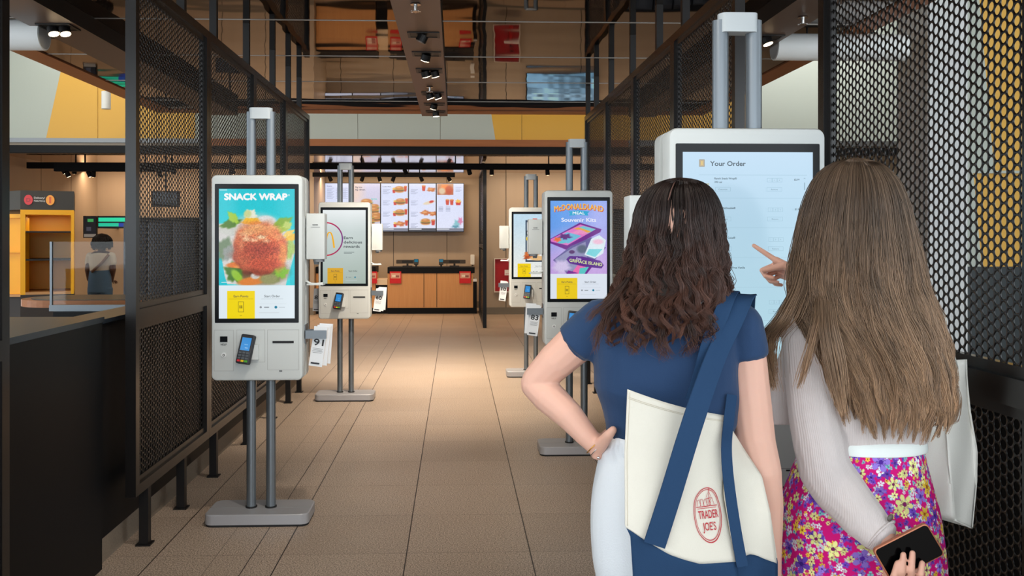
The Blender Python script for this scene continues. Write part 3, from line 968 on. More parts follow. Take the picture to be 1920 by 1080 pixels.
def art_order():
    im = Img(24, 40, (190, 222, 244))
    im.grad(0, .3, (198, 226, 248), (186, 220, 240)); im.grad(.3, 1, (186, 220, 240), (184, 224, 236))
    a = Art(SW, SH)
    a.img(im)
    k = .40 / 701.                          # one pixel of the enlarged crop
    X = lambda x: (x - 32) * k
    Y = lambda y: SH - (y - 8) * k
    ink = (66, 82, 92); soft = (110, 136, 150); ln = (160, 196, 214)
    a.rect(X(120), Y(87), X(149), Y(48), (196, 176, 140)); a.frame(X(120), Y(87), X(149), Y(48), .002, (160, 150, 130)); a.rect(X(131), Y(78), X(138), Y(57), (236, 206, 120))
    a.text('Your Order', X(179), Y(82), 26 * k, ink, w=190 * k, bold=.025)
    a.rect(X(120), Y(131), X(700), Y(129.6), ln)
    a.rect(X(686), Y(210), X(689), Y(170), soft); a.stroke([(X(683), Y(150)), (X(687), Y(146)), (X(691), Y(150))], .001, soft)
    rows = (('Ranch Snack Wrap®', '390 cal', 154, '$2.99'), ('Bacon McDouble®', '440 cal', 312, '$3.99'), ('Small Diet Coke®', '', 470, '$1.69'), ('Coffee Sugar Free Vanilla', '', 628, ''), ('Strawberry Pineapple', '', 802, '$2.49'))
    for t, cal, y, pr in rows:
        a.text(t, X(201 if y < 600 else 210), Y(y), 10.5 * k, ink, bold=.02)
        if cal: a.text(cal, X(201), Y(y + 19), 10.5 * k, ink, bold=.015)
        if y != 628:
            for q in range(3): a.frame(X(485 + q * 27), Y(y + 15), X(511 + q * 27), Y(y - 7), .0009, ln)
            a.text('-', X(496), Y(y + 7), 8 * k, soft); a.text('1', X(523), Y(y + 8), 8 * k, soft); a.text('+', X(547), Y(y + 8), 8 * k, soft)
            a.frame(X(481), Y(y + 64), X(563), Y(y + 42), .0009, ln); a.text('Remove', X(522), Y(y + 57), 8 * k, soft, anchor='c')
            a.frame(X(203), Y(y + 64), X(285), Y(y + 42), .0009, ln); a.text('Customize', X(244), Y(y + 57), 8 * k, soft, anchor='c')
        a.text(pr, X(656), Y(y + 6), 9.5 * k, ink, anchor='r', bold=.015)
        a.rect(X(120), Y(y + 100), X(676), Y(y + 99), ln)
        a.poly([(X(128), Y(y + 26)), (X(138), Y(y + 40)), (X(171), Y(y + 32)), (X(168), Y(y + 20))], (190, 196, 176) if y < 200 else (200, 180, 150))
    a.rect(X(120), Y(1160), X(400), Y(1100), (240, 206, 60))
    return a

def rbox(mb, x0, x1, y0, y1, z0, z1, r, bev=.006):
    """box with rounded outline seen from the front and softened front edges"""
    return mb.prism(rrect(x0, x1, z0, z1, r), T(0, y0, 0), y1 - y0, 0, bev)

_screens = {}
SIGN_N = 0
def table_card(k, x, y, z, num, dx, tilt, label, group, face=1, w=.073, h=.215, blank=False):
    """a stiff table-number card, its lower edge at z; the face with the number looks towards the entrance"""
    t = thing('table_number_card', (k[0] + x, k[1] + y, z), label, 'table number', group)
    M = RY(tilt) @ RX(-.06)
    MB().box(-w / 2, w / 2, 0, .003, 0, h, M=M).build('card', mat('card_white', c(228, 232, 236), .55), t, local=True)
    MB().box(w / 2 - .007, w / 2, .003, .0055, 0, h, M=M).build('edge_stripe', mat('card_orange', c(240, 176, 60), .5), t, local=True)
    if not blank:
        a = Art(w, h)
        a.text(num, w / 2, h - .102, .036, (24, 24, 28), w=.052, anchor='c', bold=.03)
        for q in range(4): a.rect(.008 + .004 * (q % 2), h - .118 - q * .0075, w - .008 - .005 * (q % 2), h - .1195 - q * .0075, (80, 84, 92))
        a.rect(.01, .012, w - .016, .0205, (40, 42, 48))
        a.build('number_print', M_print, t, M @ T(-w / 2, -.0008, 0))
    return t

def kiosk(px_c, D, art, side, num, label, cards, label_disp, scr_name='screen'):
    x, yf = P(px_c, CY, D).x, P(px_c, CY, D).y
    dp = .21
    loc = (x, yf + dp / 2, 0)
    t = thing('order_kiosk', loc, label, 'self-order kiosk', 'double-sided order kiosks along the aisle')
    B = lambda mb, n, m, p=t, **k: mb.build(n, m, p, local=True, **k)
    # base slab with rounded corners, on a dark plinth
    def slab(r0, r1, z0, z1, bev=0.):
        pts = rrect(-r0, r0, -r1, r1, .045)
        mb = MB(); n = len(pts)
        rings = [(1, z0), (1, z1 - bev), (.99, z1)] if bev else [(1, z0), (1, z1)]
        vs = [(p[0] * s if s == 1 else p[0] - math.copysign(bev, p[0]), p[1] if s == 1 else p[1] - math.copysign(bev, p[1]), z) for s, z in rings for p in pts]
        fs = [tuple(reversed(range(n))), tuple(range((len(rings) - 1) * n, len(rings) * n))]
        for q in range(len(rings) - 1): fs += [(q * n + i, q * n + (i + 1) % n, (q + 1) * n + (i + 1) % n, (q + 1) * n + i) for i in range(n)]
        return mb.add(vs, fs)
    bs = B(slab(.275, .14, .012, .066, .005), 'base', M_base, angle=30)
    B(slab(.272, .137, 0, .012), 'plinth', M_rub, bs)
    B(MB().box(-.27, .27, -.012, -.009, .0662, .0668), 'base_seam', M_kseam, bs)
    for sx in (-1, 1):
        pl = B(MB().cyl((sx * .053, 0, .066), (sx * .053, 0, 2.215), .0255, .0255, 28), 'pole', M_alu, angle=40)
        B(MB().cyl((sx * .053, 0, .066), (sx * .053, 0, .074), .031, .031, 28), 'pole_collar', M_rub, pl, angle=40)
    cap = MB()      # rounded bridge over the two pole tops
    pts = [(-.053 + .03 * math.cos(PI / 2 + PI * i / 10), .03 * math.sin(PI / 2 + PI * i / 10)) for i in range(11)] + [(.053 + .03 * math.cos(-PI / 2 + PI * i / 10), .03 * math.sin(-PI / 2 + PI * i / 10)) for i in range(11)]
    n = len(pts)
    cap.add([(p[0] * .75, p[1] - .004, z) for z in (2.175, 2.235) for p in pts], [tuple(reversed(range(n))), tuple(range(n, 2 * n))] + [(i, (i + 1) % n, n + (i + 1) % n, n + i) for i in range(n)])
    B(cap, 'pole_bridge', mat('pole_cap', c(196, 204, 208), .35), angle=40)
    z0, z1, hw = .769, 1.865, .2415
    for f in (-1, 1):                          # the two back-to-back units
        R_ = Matrix() if f == -1 else RZ(PI)
        mb = MB()
        mb.prism(rrect(-hw, hw, z0, z1, .028), R_ @ T(0, -dp / 2, 0), .085, 0, .012)
        body = B(mb, 'body' if f == -1 else 'back_body', M_kbody, angle=35)
        mb = MB().prism(rrect(-.2215, .2215, 1.078, 1.817, .004), R_ @ T(0, -dp / 2 - .0015, 0), .004)
        bz_ = B(mb, 'bezel', M_bezel, body)
        if f == 1:
            B(MB().box(-SW / 2, SW / 2, -.0005, 0, 1.101, 1.791, M=R_ @ T(0, -dp / 2 - .0016, 0)), 'dark_screen', mat('screen_off', c(30, 40, 52), .08), body)
    B(MB().box(-.19, .19, -dp / 2 + .086, dp / 2 - .086, z0 + .03, z1 - .03), 'spine', M_rub)
    fy = -dp / 2 - .0017
    art.build(scr_name, M_scr, t, T(-SW / 2, fy, 1.101))
    # lower fascia: panel gaps, code reader, help button, printer slot
    mb = MB()
    def gap(x0, x1, za, zb):
        w = .0012
        for q in ((x0, x0 + w, za, zb), (x1 - w, x1, za, zb), (x0, x1, za, za + w), (x0, x1, zb - w, zb)): mb.box(q[0], q[1], -dp / 2 - .0006, -dp / 2 + .001, q[2], q[3])
    gap(-.2255, -.123, .822, 1.04); gap(-.107, .043, .868, 1.041); gap(.056, .222, .826, 1.041)
    B(mb, 'fascia_gap', M_kseam)
    B(MB().box(-.194, -.155, fy - .001, fy + .004, .976, 1.006), 'code_reader', M_bezel)
    a = Art(.06, .02); a.text('HELP', .03, .003, .0105, (70, 72, 74), anchor='c', bold=.02)
    a.build('help_lettering', M_print, t, T(-.205, fy + .001, .955))
    hb = B(MB().cyl((-.174, fy + .003, .907), (-.174, fy - .004, .907), .0125, .0125, 24), 'help_button', M_white, angle=40)
    B(MB().cyl((-.174, fy - .004, .907), (-.174, fy - .0048, .907), .0062, .0062, 20), 'button_ring', M_ink, hb)
    B(MB().cyl((-.174, fy - .0048, .907), (-.174, fy - .0054, .907), .0034, .0034, 16), 'button_eye', M_white, hb)
    B(MB().box(.083, .195, fy - .001, fy + .004, .969, .981), 'printer_slot', M_ink)
    B(MB().box(.118, .134, fy - .002, fy + .003, .819, .823), 'lock', M_ink)
    # payment terminal, tipped on its bracket
    B(MB().box(-.05, .012, -dp / 2 - .028, -dp / 2, .885, .965), 'terminal_bracket', M_kbody)
    Mt = T(-.052, -dp / 2 - .05, .945) @ RY(math.radians(6)) @ RZ(math.radians(-12)) @ RX(math.radians(-16))
    tm = B(MB().prism(rrect(-.037, .037, -.078, .078, .008), Mt, .026, 0, .004), 'card_terminal', mat('terminal_black', c(40, 42, 48), .4), angle=35)
    a = Art(.074, .156)
    a.rect(.007, .066, .067, .148, (14, 16, 20)); a.rect(.011, .07, .063, .138, (40, 140, 214)); a.rect(.03, .1, .05, .102, (150, 210, 245)); a.rect(.036, .082, .052, .085, (170, 215, 245))
    a.build('terminal_screen', M_scr, tm, Mt @ T(-.037, -.0006, -.078))
    kp = MB(); kr = MB(); ky = MB(); kg = MB()
    for r in range(4):
        for q in range(3):
            dst = kp if r else (kr, ky, kg)[q]
            dst.box(-.0285 + q * .0205, -.0125 + q * .0205, -.003, .001, -.069 + r * .0145, -.059 + r * .0145, M=Mt)
    B(kp, 'key', mat('key_dark', c(84, 90, 96), .5), tm); B(kr, 'cancel_key', mat('key_red', c(206, 40, 50), .5), tm); B(ky, 'clear_key', mat('key_yellow', c(230, 200, 30), .5), tm); B(kg, 'enter_key', mat('key_green', c(80, 170, 50), .5), tm)
    # dispenser with drip tray on one edge
    s = side
    dx0 = .243; xm = s * (dx0 + .055)
    mb = MB().prism(rrect(xm - .05, xm + .05, 1.413, 1.663, .006), T(0, -.03, 0), .09, 0, .005)
    d = B(mb, 'dispenser', M_kbody, angle=35)
    B(MB().cyl((xm + s * .0, .015, 1.413), (xm, .015, 1.385), .02, .014, 16).cyl((xm + s * .015, .0, 1.413), (xm + s * .015, .0, 1.4), .03, .03, 16), 'nozzle', mat('nozzle_grey', c(120, 124, 128), .5), d)
    if label_disp:
        a = Art(.08, .04); a.text('KIOSK', .04, .022, .008, (80, 84, 86), anchor='c', bold=.03); a.rect(.016, .012, .066, .0145, (150, 152, 154))
        a.build('dispenser_print', M_print, d, T(xm - .04, -.0315, 1.575))
    tr = MB()
    tr.box(xm - s * .055 - .004, xm - s * .055 + .004, -.012, .03, 1.29, 1.413)
    tr.tube([(xm - s * .053, .01, 1.292), (xm - s * .03, .01, 1.279), (xm + .0 * s, .01, 1.278), (xm + s * .035, .01, 1.281)], .007, 10)
    tr.box(min(xm - s * .05, xm + s * .04), max(xm - s * .05, xm + s * .04), -.012, .06, 1.272, 1.279)
    B(tr, 'drip_tray', M_kbody, angle=40)
    # number-card holder: a clip on the edge, and the cards in it
    hx = s * .31
    mb = MB().box(min(s * .2415, s * .36), max(s * .2415, s * .36), -.045, -.041, .985, 1.03).box(min(s * .2415, s * .36), max(s * .2415, s * .36), .02, .024, .985, 1.03).box(min(s * .2415, s * .246), max(s * .2415, s * .246), -.045, .05, .96, 1.06)
    B(mb, 'card_clip', M_alu)
    for (nm, ddx, yy, zz, tl, lab, blank) in cards:
        table_card(loc, hx + ddx, yy, zz, nm, 0, tl, lab, 'table number cards on the kiosks', blank=blank)
    return t

def cards3(num, who, s):
    return [(num, -.012, -.036, .835, .14, 'white table number card reading %s in front in the clip of %s' % (num, who), False),
            ('', .012 * s, -.026, .84, .1, 'plain card directly behind number %s on %s' % (num, who), True),
            ('', .03 * s, -.014, .848, .06, 'rearmost orange-edged card behind number %s on %s' % (num, who), True)]

W1, W2_, W3, W4 = 'the snack wrap kiosk', 'the rewards kiosk', 'the souvenir kiosk', 'the delivery kiosk'
kiosk(481.7, 4.8, art_wrap(), 1, '91', 'white order kiosk whose screen shows a snack wrap advert', cards3('91', W1, 1), True)
kiosk(645.5, 8.45, art_rewards(), 1, '60', 'white order kiosk whose pale screen says earn delicious rewards', cards3('60', W2_, 1)
      + [('81', -.31 - .275, .0, .835, .05, 'white table number card reading 81 at the far edge of the rewards kiosk', False)], False)
kiosk(1085, 6.35, art_souvenir(), -1, '83', 'white order kiosk with a purple souvenir kits picture on screen', cards3('83', W3, -1), True)
kiosk(997, 9.9, art_delivery(), -1, '10', 'white order kiosk farthest away, its screen about delivery', cards3('10', W4, -1)[:2], False)
kiosk(1402, 2.745, art_order(), -1, '', 'big white order kiosk showing Your Order, used by the two women', [], False, 'touch_screen')

# ================================================================== COUNTER AND MENU WALL
def C18(px, py, D=18.2): return P(px, py, D)
yc = YD(18.2, 0)
def cx(px): return P(px, 450, 18.2).x
def cz(py): return H + (CY - py) / F * 18.2
t = thing('front_counter', (cx(807), yc + .35, 0), 'oak fronted serving counter with charcoal top under the menu boards', 'counter')
MB().box(cx(727), cx(887), yc, yc + .7, cz(577), cz(512)).build('body', M_wood, t)
MB().box(cx(727), cx(890), yc - .02, yc + .75, cz(512), cz(501)).build('worktop', M_dark, t)
b = MB()
for q in (795, 819): b.box(cx(q) - .006, cx(q) + .006, yc - .002, yc + .01, cz(576), cz(512))
b.build('door_gap', M_grout, t)
MB().box(cx(727), cx(894), yc - .01, yc + .7, 0, cz(577)).build('plinth', M_dark, t)
MB().box(cx(887), cx(894), yc, yc + .7, cz(577), cz(528)).box(cx(887), cx(894), yc, yc + .7, cz(528), cz(523), 1).build('end_post', [M_dark, M_white], t)
t = thing('low_counter', (cx(712), yc + .4, 0), 'low cream-topped counter section between the two oak counters', 'counter')
MB().box(cx(706), cx(726.5), yc + .05, yc + .7, 0, cz(534)).build('body', M_dark, t)
MB().box(cx(705), cx(726.5), yc + .02, yc + .72, cz(534), cz(524)).build('worktop', mat('cream_top', c(226, 206, 176), .5), t)
t = thing('side_counter', (cx(650), yc + .4, 0), 'oak serving counter half hidden behind the rewards kiosk', 'counter')
MB().box(xa + .01, cx(704.5), yc, yc + .7, .12, cz(512)).build('body', M_wood, t)
MB().box(xa + .01, cx(704.5), yc - .02, yc + .75, cz(512), cz(500)).build('worktop', M_dark, t)
MB().box(xa + .01, cx(704.5), yc + .02, yc + .7, 0, .12).build('plinth', M_dark, t)
M_red = mat('sign_red', c(206, 30, 34), .4)
for (px, lab, ytop) in ((742, 'red notice on the counter front below the burger menu boards', 0), (872, 'red notice at the end of the counter near the dark partition', 0), (697, 'red notice on the half hidden counter beside the rewards kiosk', 0)):
    t = thing('red_notice', (cx(px), yc - .03, cz(531)), lab, 'sign', 'red notices on the counter fronts')
    w = .115; h = .24
    MB().box(-w, w, -.006, .006, 0, h).build('board', M_red, t, local=True)
    a = Art(w * 1.7, h * .45); a.rect(0, 0, w * 1.7, h * .45, (214, 160, 140)); a.rect(.03, .03, .1, .07, (236, 220, 200)); a.rect(.1, .02, .17, .06, (150, 90, 80))
    a.build('picture', M_print, t, T(-w * .85, -.0075, h * .42))
for px, lab in ((780, 'small payment terminal on the counter nearer the red notice under the burger menus'), (827, 'small payment terminal on the counter nearer the dark partition')):
    t = thing('payment_terminal', (cx(px), yc + .1, cz(501)), lab, 'payment terminal', 'payment terminals on the serving counter')
    MB().box(-.02, .02, -.02, .02, 0, .05).build('stand', M_rub, t, local=True)
    M = T(0, 0, .05) @ RX(-.5)
    MB().box(-.045, .045, -.015, .015, 0, .12, M=M).build('body', M_rub, t, local=True)
    MB().box(-.037, .037, -.017, -.0155, .05, .112, M=M).build('display', mat('teal_display', c(20, 60, 80), .2, emit=c(30, 110, 140), es=.6), t, local=True)
for px, lab in ((762, 'till monitor on the counter under the burger menu boards'), (852, 'till monitor on the counter nearer the dark partition')):
    t = thing('till_monitor', (cx(px), yc + .45, cz(501)), lab, 'till', 'tills behind the serving counter')
    MB().box(-.1, .1, -.06, .06, 0, .02).build('base', M_rub, t, local=True)
    MB().box(-.02, .02, -.01, .01, .02, .07).build('neck', M_rub, t, local=True)
    MB().prism(rrect(-.23, .23, .06, .14, .01), T(0, -.02, 0), .04).build('housing', mat('till_brown', c(70, 58, 48), .45), t, local=True)
    MB().box(-.11, .11, -.022, -.02, .075, .125).build('rear_panel', M_rub, t, local=True)
t = thing('wall_dispenser', P(886, 487, 19.6), 'white dispenser box on the wall at the end of the counter', 'dispenser')
MB().prism(rrect(-.045, .045, -.11, .11, .015), T(0, -.05, 0), .1, 0, .01).build('cover', M_white, t, local=True)
MB().box(-.02, .02, -.04, .02, -.13, -.11).build('outlet', M_rub, t, local=True)

# menu boards
def food(im, cx_, cy_, s, kind, seed):
    r = random.Random(seed)
    E = im.ell
    bun, meat, let, red = (206, 140, 76), (110, 62, 40), (126, 160, 70), (200, 40, 40)
    if kind == 'burger':
        E(cx_, cy_ + .035, s, s * .32, bun, soft=.4); E(cx_, cy_ + .015, s * 1.06, s * .24, meat, soft=.4); E(cx_, cy_ - .002, s * 1.1, s * .18, let, soft=.5); E(cx_, cy_ - .01, s, s * .15, (236, 180, 60), soft=.5); E(cx_, cy_ - .03, s * .98, s * .42, (196, 124, 62), soft=.4)
        E(cx_ - s * .2, cy_ - .045, s * .5, s * .14, (232, 184, 120), soft=.8, al=.7)
    elif kind == 'cup':
        im.poly([(cx_ - s * .5, cy_ - .06), (cx_ + s * .5, cy_ - .06), (cx_ + s * .36, cy_ + .05), (cx_ - s * .36, cy_ + .05)], (200, 60, 46)); E(cx_, cy_ - .06, s * .5, s * .16, (220, 150, 80), soft=.4)
    elif kind == 'fries':
        im.poly([(cx_ - s * .6, cy_ - .01), (cx_ + s * .6, cy_ - .01), (cx_ + s * .45, cy_ + .055), (cx_ - s * .45, cy_ + .055)], red); E(cx_, cy_ - .03, s * .55, s * .35, (236, 184, 70), soft=.4, wob=.2, k=6)
    elif kind == 'wrap':
        E(cx_, cy_, s * 1.3, s * .34, (222, 206, 180), rot=-.25, soft=.4); E(cx_ + s * .5, cy_ - .02, s * .5, s * .25, red, rot=-.25, soft=.4)
    else:
        E(cx_, cy_, s, s * .5, (196, 110, 60), soft=.4, wob=.15, k=4, ph=seed); E(cx_ - s * .2, cy_ - .01, s * .5, s * .2, (226, 160, 100), soft=.7)
def menu_art(k):
    im = Img(132, 234, (212, 220, 246))
    im.grad(0, 1, (206, 216, 246), (222, 226, 246))
    W_, H_ = .595, 1.06
    items = {0: [], 1: [], 2: [('burger', .68, .13), ('burger', .72, .385), ('burger', .7, .61), ('nug', .72, .84)], 3: [('cup', .55, .11), ('wrap', .75, .40), ('nug', .62, .61), ('burger', .62, .80)], 4: [('cup', .4, .40), ('cup', .56, .40), ('fries', .8, .4)]}[k]
    if k == 1:
        im.grad(0, 1, (206, 204, 232), (196, 190, 206)); im.ell(.05, .2, .3, .5, (236, 206, 186), soft=1.2, al=.8)
        for q, (x, y, s) in enumerate(((.5, .40, .2), (.78, .5, .17), (.76, .57, .18), (.86, .67, .16), (.84, .73, .2), (.62, .72, .14), (.6, .8, .18))): food(im, x, y, s, 'burger', q)
    for q, (kd, x, y) in enumerate(items):
        if k == 2: food(im, x - .2, y + .015, .1, 'fries', q); food(im, x + .22, y - .01, .11, 'cup', q)
        if k == 3 and kd != 'wrap': food(im, x + .28, y + .02, .15, ('nug', 'cup')[q % 2], q + 4)
        food(im, x, y, .17 if kd != 'cup' else .14, kd, q)
    if k == 4:
        im.grad(0.01, .24, (190, 140, 110), (176, 96, 60), .02, .62); im.ell(.3, .1, .16, .14, (236, 130, 60), soft=.5, wob=.1); im.ell(.46, .14, .14, .16, (190, 70, 40), soft=.5); im.ell(.2, .16, .12, .12, (214, 190, 160), soft=.6)
        im.ell(.75, .83, .1, .12, (130, 190, 200), soft=.6, wob=.2); im.ell(.88, .78, .08, .12, (214, 130, 170), soft=.6, wob=.2); im.ell(.7, .9, .14, .05, (90, 150, 170), soft=.6, wob=.2)
    im.speck(.02, 20 + k, None, 3)
    im.down(2)
    a = Art(W_, H_); a.img(im)
    grey = (120, 130, 160)
    if k == 0:
        a.text('Breakfast', .04, .99, .022, (90, 100, 140), bold=.02)
        for q in range(11): a.rect(.04, .95 - q * .022, .2 - .03 * (q % 3), .956 - q * .022, grey); a.rect(.24, .95 - q * .022, .27, .956 - q * .022, grey); a.rect(.33, .95 - q * .022, .5 - .04 * (q % 2), .956 - q * .022, grey)
    elif k == 1:
        a.text('Big bite.', .05, .96, .036, (84, 84, 110), bold=.03); a.text('Big refresh.', .05, .905, .036, (84, 84, 110), bold=.03); a.text('Sprite', .4, .7, .04, (90, 200, 190), bold=.03)
    else:
        if k < 4: a.text(('Combo Meals', '')[k - 2], .03, .98, .025, (90, 110, 130), bold=.02)
        for g_ in range(4):
            y = .92 - g_ * .25
            if k == 4:
                if g_ == 0: [a.rect(.42, .97 - q * .03, .55 - .03 * (q % 2), .976 - q * .03, grey) for q in range(4)]
                elif g_ >= 2: [a.rect(.04 + .16 * cc, .55 - (g_ - 2) * .05 - q * .02, .14 + .16 * cc, .555 - (g_ - 2) * .05 - q * .02, grey) for q in range(4) for cc in range(2)]
                continue
            for q in range(5): a.rect(.04, y - q * .022, .2 - .035 * (q % 3), y + .006 - q * .022, grey)
    if k >= 2:
        im2 = None
        a.rect(0, 0, W_, .07, (120, 124, 140) if k != 3 else (70, 74, 84)); a.rect(.0, .035, .28, .06, (190, 194, 204))
    return a
mn = ('breakfast list menu board, first of the five lit boards', 'menu board with a stack of burgers beside a slogan', 'menu board of burger combo meals, middle of the five', 'menu board with red drink cup and nuggets at the top', 'menu board with a large orange drink picture, next to the wall corner')
M_menu = mat_attr('menu_picture', rough=.3, emit=1.0)
for k in range(5):
    px0 = 610 + k * 52
    p0, p1 = P(px0, 435, 19.5), P(px0 + 52, 343, 19.5)
    w = .595; wx = p1.x - p0.x
    yy = YD(19.5, 0)
    t = thing('menu_board', ((p0.x + p1.x) / 2, yy, p0.z), mn[k], 'menu screen', 'lit menu boards above the counter')
    hh = p1.z - p0.z
    MB().box(-wx / 2, wx / 2, 0, .05, 0, hh).build('housing', M_black, t, local=True)
    a = menu_art(k)
    s = (wx - .024) / .595; sz = (hh - .03) / 1.06
    a.build('screen', M_menu, t, T(-wx / 2 + .012, -.001, .015) @ Matrix.Diagonal((s, 1, sz, 1)))
    MB().box(-.05, .05, .05, YA - yy - .001, hh * .3, hh * .7).build('wall_mount', M_black, t, local=True)
# further menu screens round the corner, seen only in the ceiling mirror
t = thing('menu_board', (2.13, YW - .06, 1.4), 'wide menu screen hidden behind the delivery kiosk, mirrored in the ceiling', 'menu screen', 'lit menu boards above the counter')
MB().box(-.72, .72, 0, .055, 0, .72).build('housing', M_black, t, local=True)
im = Img(40, 20, (150, 190, 220)); im.grad(0, 1, (170, 205, 230), (120, 170, 205)); im.speck(.5, 3, None, 3)
a = Art(1.4, .68); a.img(im); a.build('screen', M_menu, t, T(-.7, -.001, .02))
# track lights
def track(x0, x1, y, z, label, heads, h=.11):
    t = thing('track_light', ((x0 + x1) / 2, y, z), label, 'track light', 'black lighting tracks under the glossy ceiling')
    MB().box(x0, x1, y - .04, y + .04, z, z + h).build('rail', M_track, t)
    n = max(2, int((x1 - x0) / 1.5))
    for k in range(n):
        xx = x0 + (x1 - x0) * (k + .5) / n
        MB().box(xx - .01, xx + .01, y - .01, y + .01, z + h, ZK - .001).build('hanger', M_track, t)
    for (xx, lit, tl) in heads:
        p0 = Vector((xx, y, z)); d = Vector((tl, .35, -.7)).normalized()
        q = p0 + Vector((0, 0, -.03))
        hd = MB().cyl(p0, q, .012, .012, 10).cyl(q - d * .035, q + d * .05, .034, .038, 16).build('lamp_head', M_track, t, angle=40)
        MB().cyl(q + d * .051, q + d * .054, .031, .031, 16).build('lens', M_lamp if lit else M_lampoff, hd)
        if lit: spot_lamp('track_lamp', q + d * .07, q + d * 2, 28, 1.5)
Z1 = lambda py, D: H + (CY - py) / F * D
track(-7.0, 7.0, YD(15.0, 0), Z1(318, 15.0), 'long black lighting track across the counter zone, in front of the shorter one', [(P(x, 300, 15).x, li, tl) for x, li, tl in ((20, 1, .2), (130, 1, .3), (150, 1, -.2), (330, 0, .2), (440, 1, .1), (480, 1, 0), (760, 0, .3), (880, 0, .2), (922, 1, 0), (1027, 1, .1), (1300, 1, 0))], h=.1)
track(P(588, 320, 17.2).x, P(853, 320, 17.2).x, YD(17.2, 0), Z1(332, 17.2), 'short black lighting track just in front of the menu boards', [(P(x, 320, 17.2).x, li, tl) for x, li, tl in ((620, 0, .3), (680, 0, -.3), (712, 1, .2), (738, 0, -.3), (790, 0, .3), (842, 1, .4))], h=.08)
track(P(107, 310, 14.2).x, P(330, 310, 14.2).x, YD(14.2, -4), Z1(322, 14.2), 'black lighting track above the yellow pick-up shelf zone', [(P(x, 310, 14.2).x, li, tl) for x, li, tl in ((130, 1, .2), (170, 1, .2), (178, 1, -.2), (300, 0, .1))], h=.13)

# dark mesh partition by the counter
t = thing('partition_screen', (P(905, 500, 16).x, YD(16.6, .4), 0), 'narrow dark mesh partition seen edge-on at the end of the serving counter', 'partition')
x = P(909, 500, 15.3).x
y0, y1 = YD(15.3, x), YW - .02
b = MB().box(x - .03, x + .03, y0, y0 + .06, 0, 2.78).box(x - .03, x + .03, y1 - .06, y1, 0, 2.78)
for z0 in (.02, 1.35, 2.72): b.box(x - .03, x + .03, y0 + .06, y1 - .06, z0, z0 + .06)
b.build('frame', M_black, t)
for z0, z1 in ((.08, 1.35), (1.41, 2.72)):
    me = hex_panel(y1 - y0 - .12, z1 - z0, pitch=.06, hole=.024, n=8); o = link(bpy.data.objects.new('sheet', me), t); o.location = (x - t.location.x, y0 + .06 - t.location.y, z0)
# fire extinguisher cabinet
p0, p1 = P(928, 548, 17.98), P(958, 484, 17.98)
t = thing('extinguisher_cabinet', ((p0.x + p1.x) / 2 + .08, YW - .013, p0.z), 'red fire extinguisher cabinet on the taupe wall beside the delivery kiosk', 'fire cabinet')
w = .26; h = p1.z - p0.z
b = MB()
for q in ((-w, w, 0, .02), (-w, w, h - .02, h), (-w, -w + .02, .02, h - .02), (w - .02, w, .02, h - .02)): b.box(q[0], q[1], -.1, 0, q[2], q[3])
b.build('frame', mat('cabinet_frame', c(214, 200, 190), .4), t, local=True)
MB().box(-w + .02, w - .02, -.012, 0, .02, h - .02).build('back_panel', mat('cabinet_red', c(196, 22, 34), .4), t, local=True)
b = MB().cyl((.08, -.05, .04), (.08, -.05, .44), .045, .045, 18); b.ball((.08, -.05, .44), .045, 16)
e = b.build('extinguisher', mat('extinguisher_red', c(206, 20, 30), .3), t, local=True, angle=40)
MB().cyl((.08, -.05, .47), (.08, -.05, .53), .015, .012, 10).box(.05, .13, -.058, -.042, .53, .55).build('valve', M_black, e, local=True)
MB().box(-w + .02, w - .02, -.1, -.094, .02, h - .02).build('glass', mat('clear_glass', (1, 1, 1, 1), .02, trans=1., ior=1.1), t, local=True)
a = Art(.3, .11); a.rect(0, 0, .3, .11, (232, 226, 222)); a.text('FIRE', .15, .062, .026, (190, 60, 60), anchor='c', bold=.03); a.text('EXTINGUISHER', .15, .022, .022, (190, 60, 60), w=.25, anchor='c', bold=.02)
a.build('notice', M_print, t, T(-.05, -.102, h * .5))

# ================================================================== PICK-UP ZONE (far side, seen past the dark cabinet)
D = 11.
xa_, xb_, xm = P(-120, 400, D).x, P(124, 400, D).x, P(39, 400, D).x
yk = YD(D, -5)
t = thing('pickup_shelf', ((xm + xb_) / 2, yk, 0), 'bright yellow pick-up shelf unit with a dark header sign', 'shelf unit')
M_yel = mat('shelf_yellow', c(240, 170, 16), .4)
zt_, zh, zs = Z1(357, D), Z1(393, D), Z1(553, D)
dd = .75
sk = .22     # the front stands at an angle: its far edge lies further back
def sx(f, y): return xm + (xb_ - xm) * f
hdr = MB()
fl = lambda f: yk + sk * f
SHELF_FILL = ((xm + xb_) / 2 - .12, fl(.5) + .28, zh - .075)
hdr.add([(xm, fl(0), zh), (xb_, fl(1), zh), (xb_ - .4 * dd, fl(1) + dd, zh), (xm - .9, fl(0) + dd, zh), (xm, fl(0), zt_), (xb_, fl(1), zt_), (xb_ - .4 * dd, fl(1) + dd, zt_), (xm - .9, fl(0) + dd, zt_)],
        [(0, 1, 2, 3), (4, 7, 6, 5), (0, 4, 5, 1), (1, 5, 6, 2), (2, 6, 7, 3), (3, 7, 4, 0)])
hd = hdr.build('header', mat('header_dark', c(62, 58, 54), .5), t)
a = Art(.5, .25)
a.disc(.2, .12, .048, (206, 30, 30), ry=.062); a.text('D', .2, .095, .05, (120, 20, 20), anchor='c')
a.text('Delivery/', .262, .135, .024, (206, 200, 190), bold=.02); a.text('Mobile Pick-Up', .262, .1, .02, (206, 200, 190), w=.12, bold=.02)
a.disc(.44, .12, .048, (236, 150, 40), ry=.062); a.rect(.428, .08, .452, .16, (206, 90, 30))
ang = math.atan2(sk, xb_ - xm)
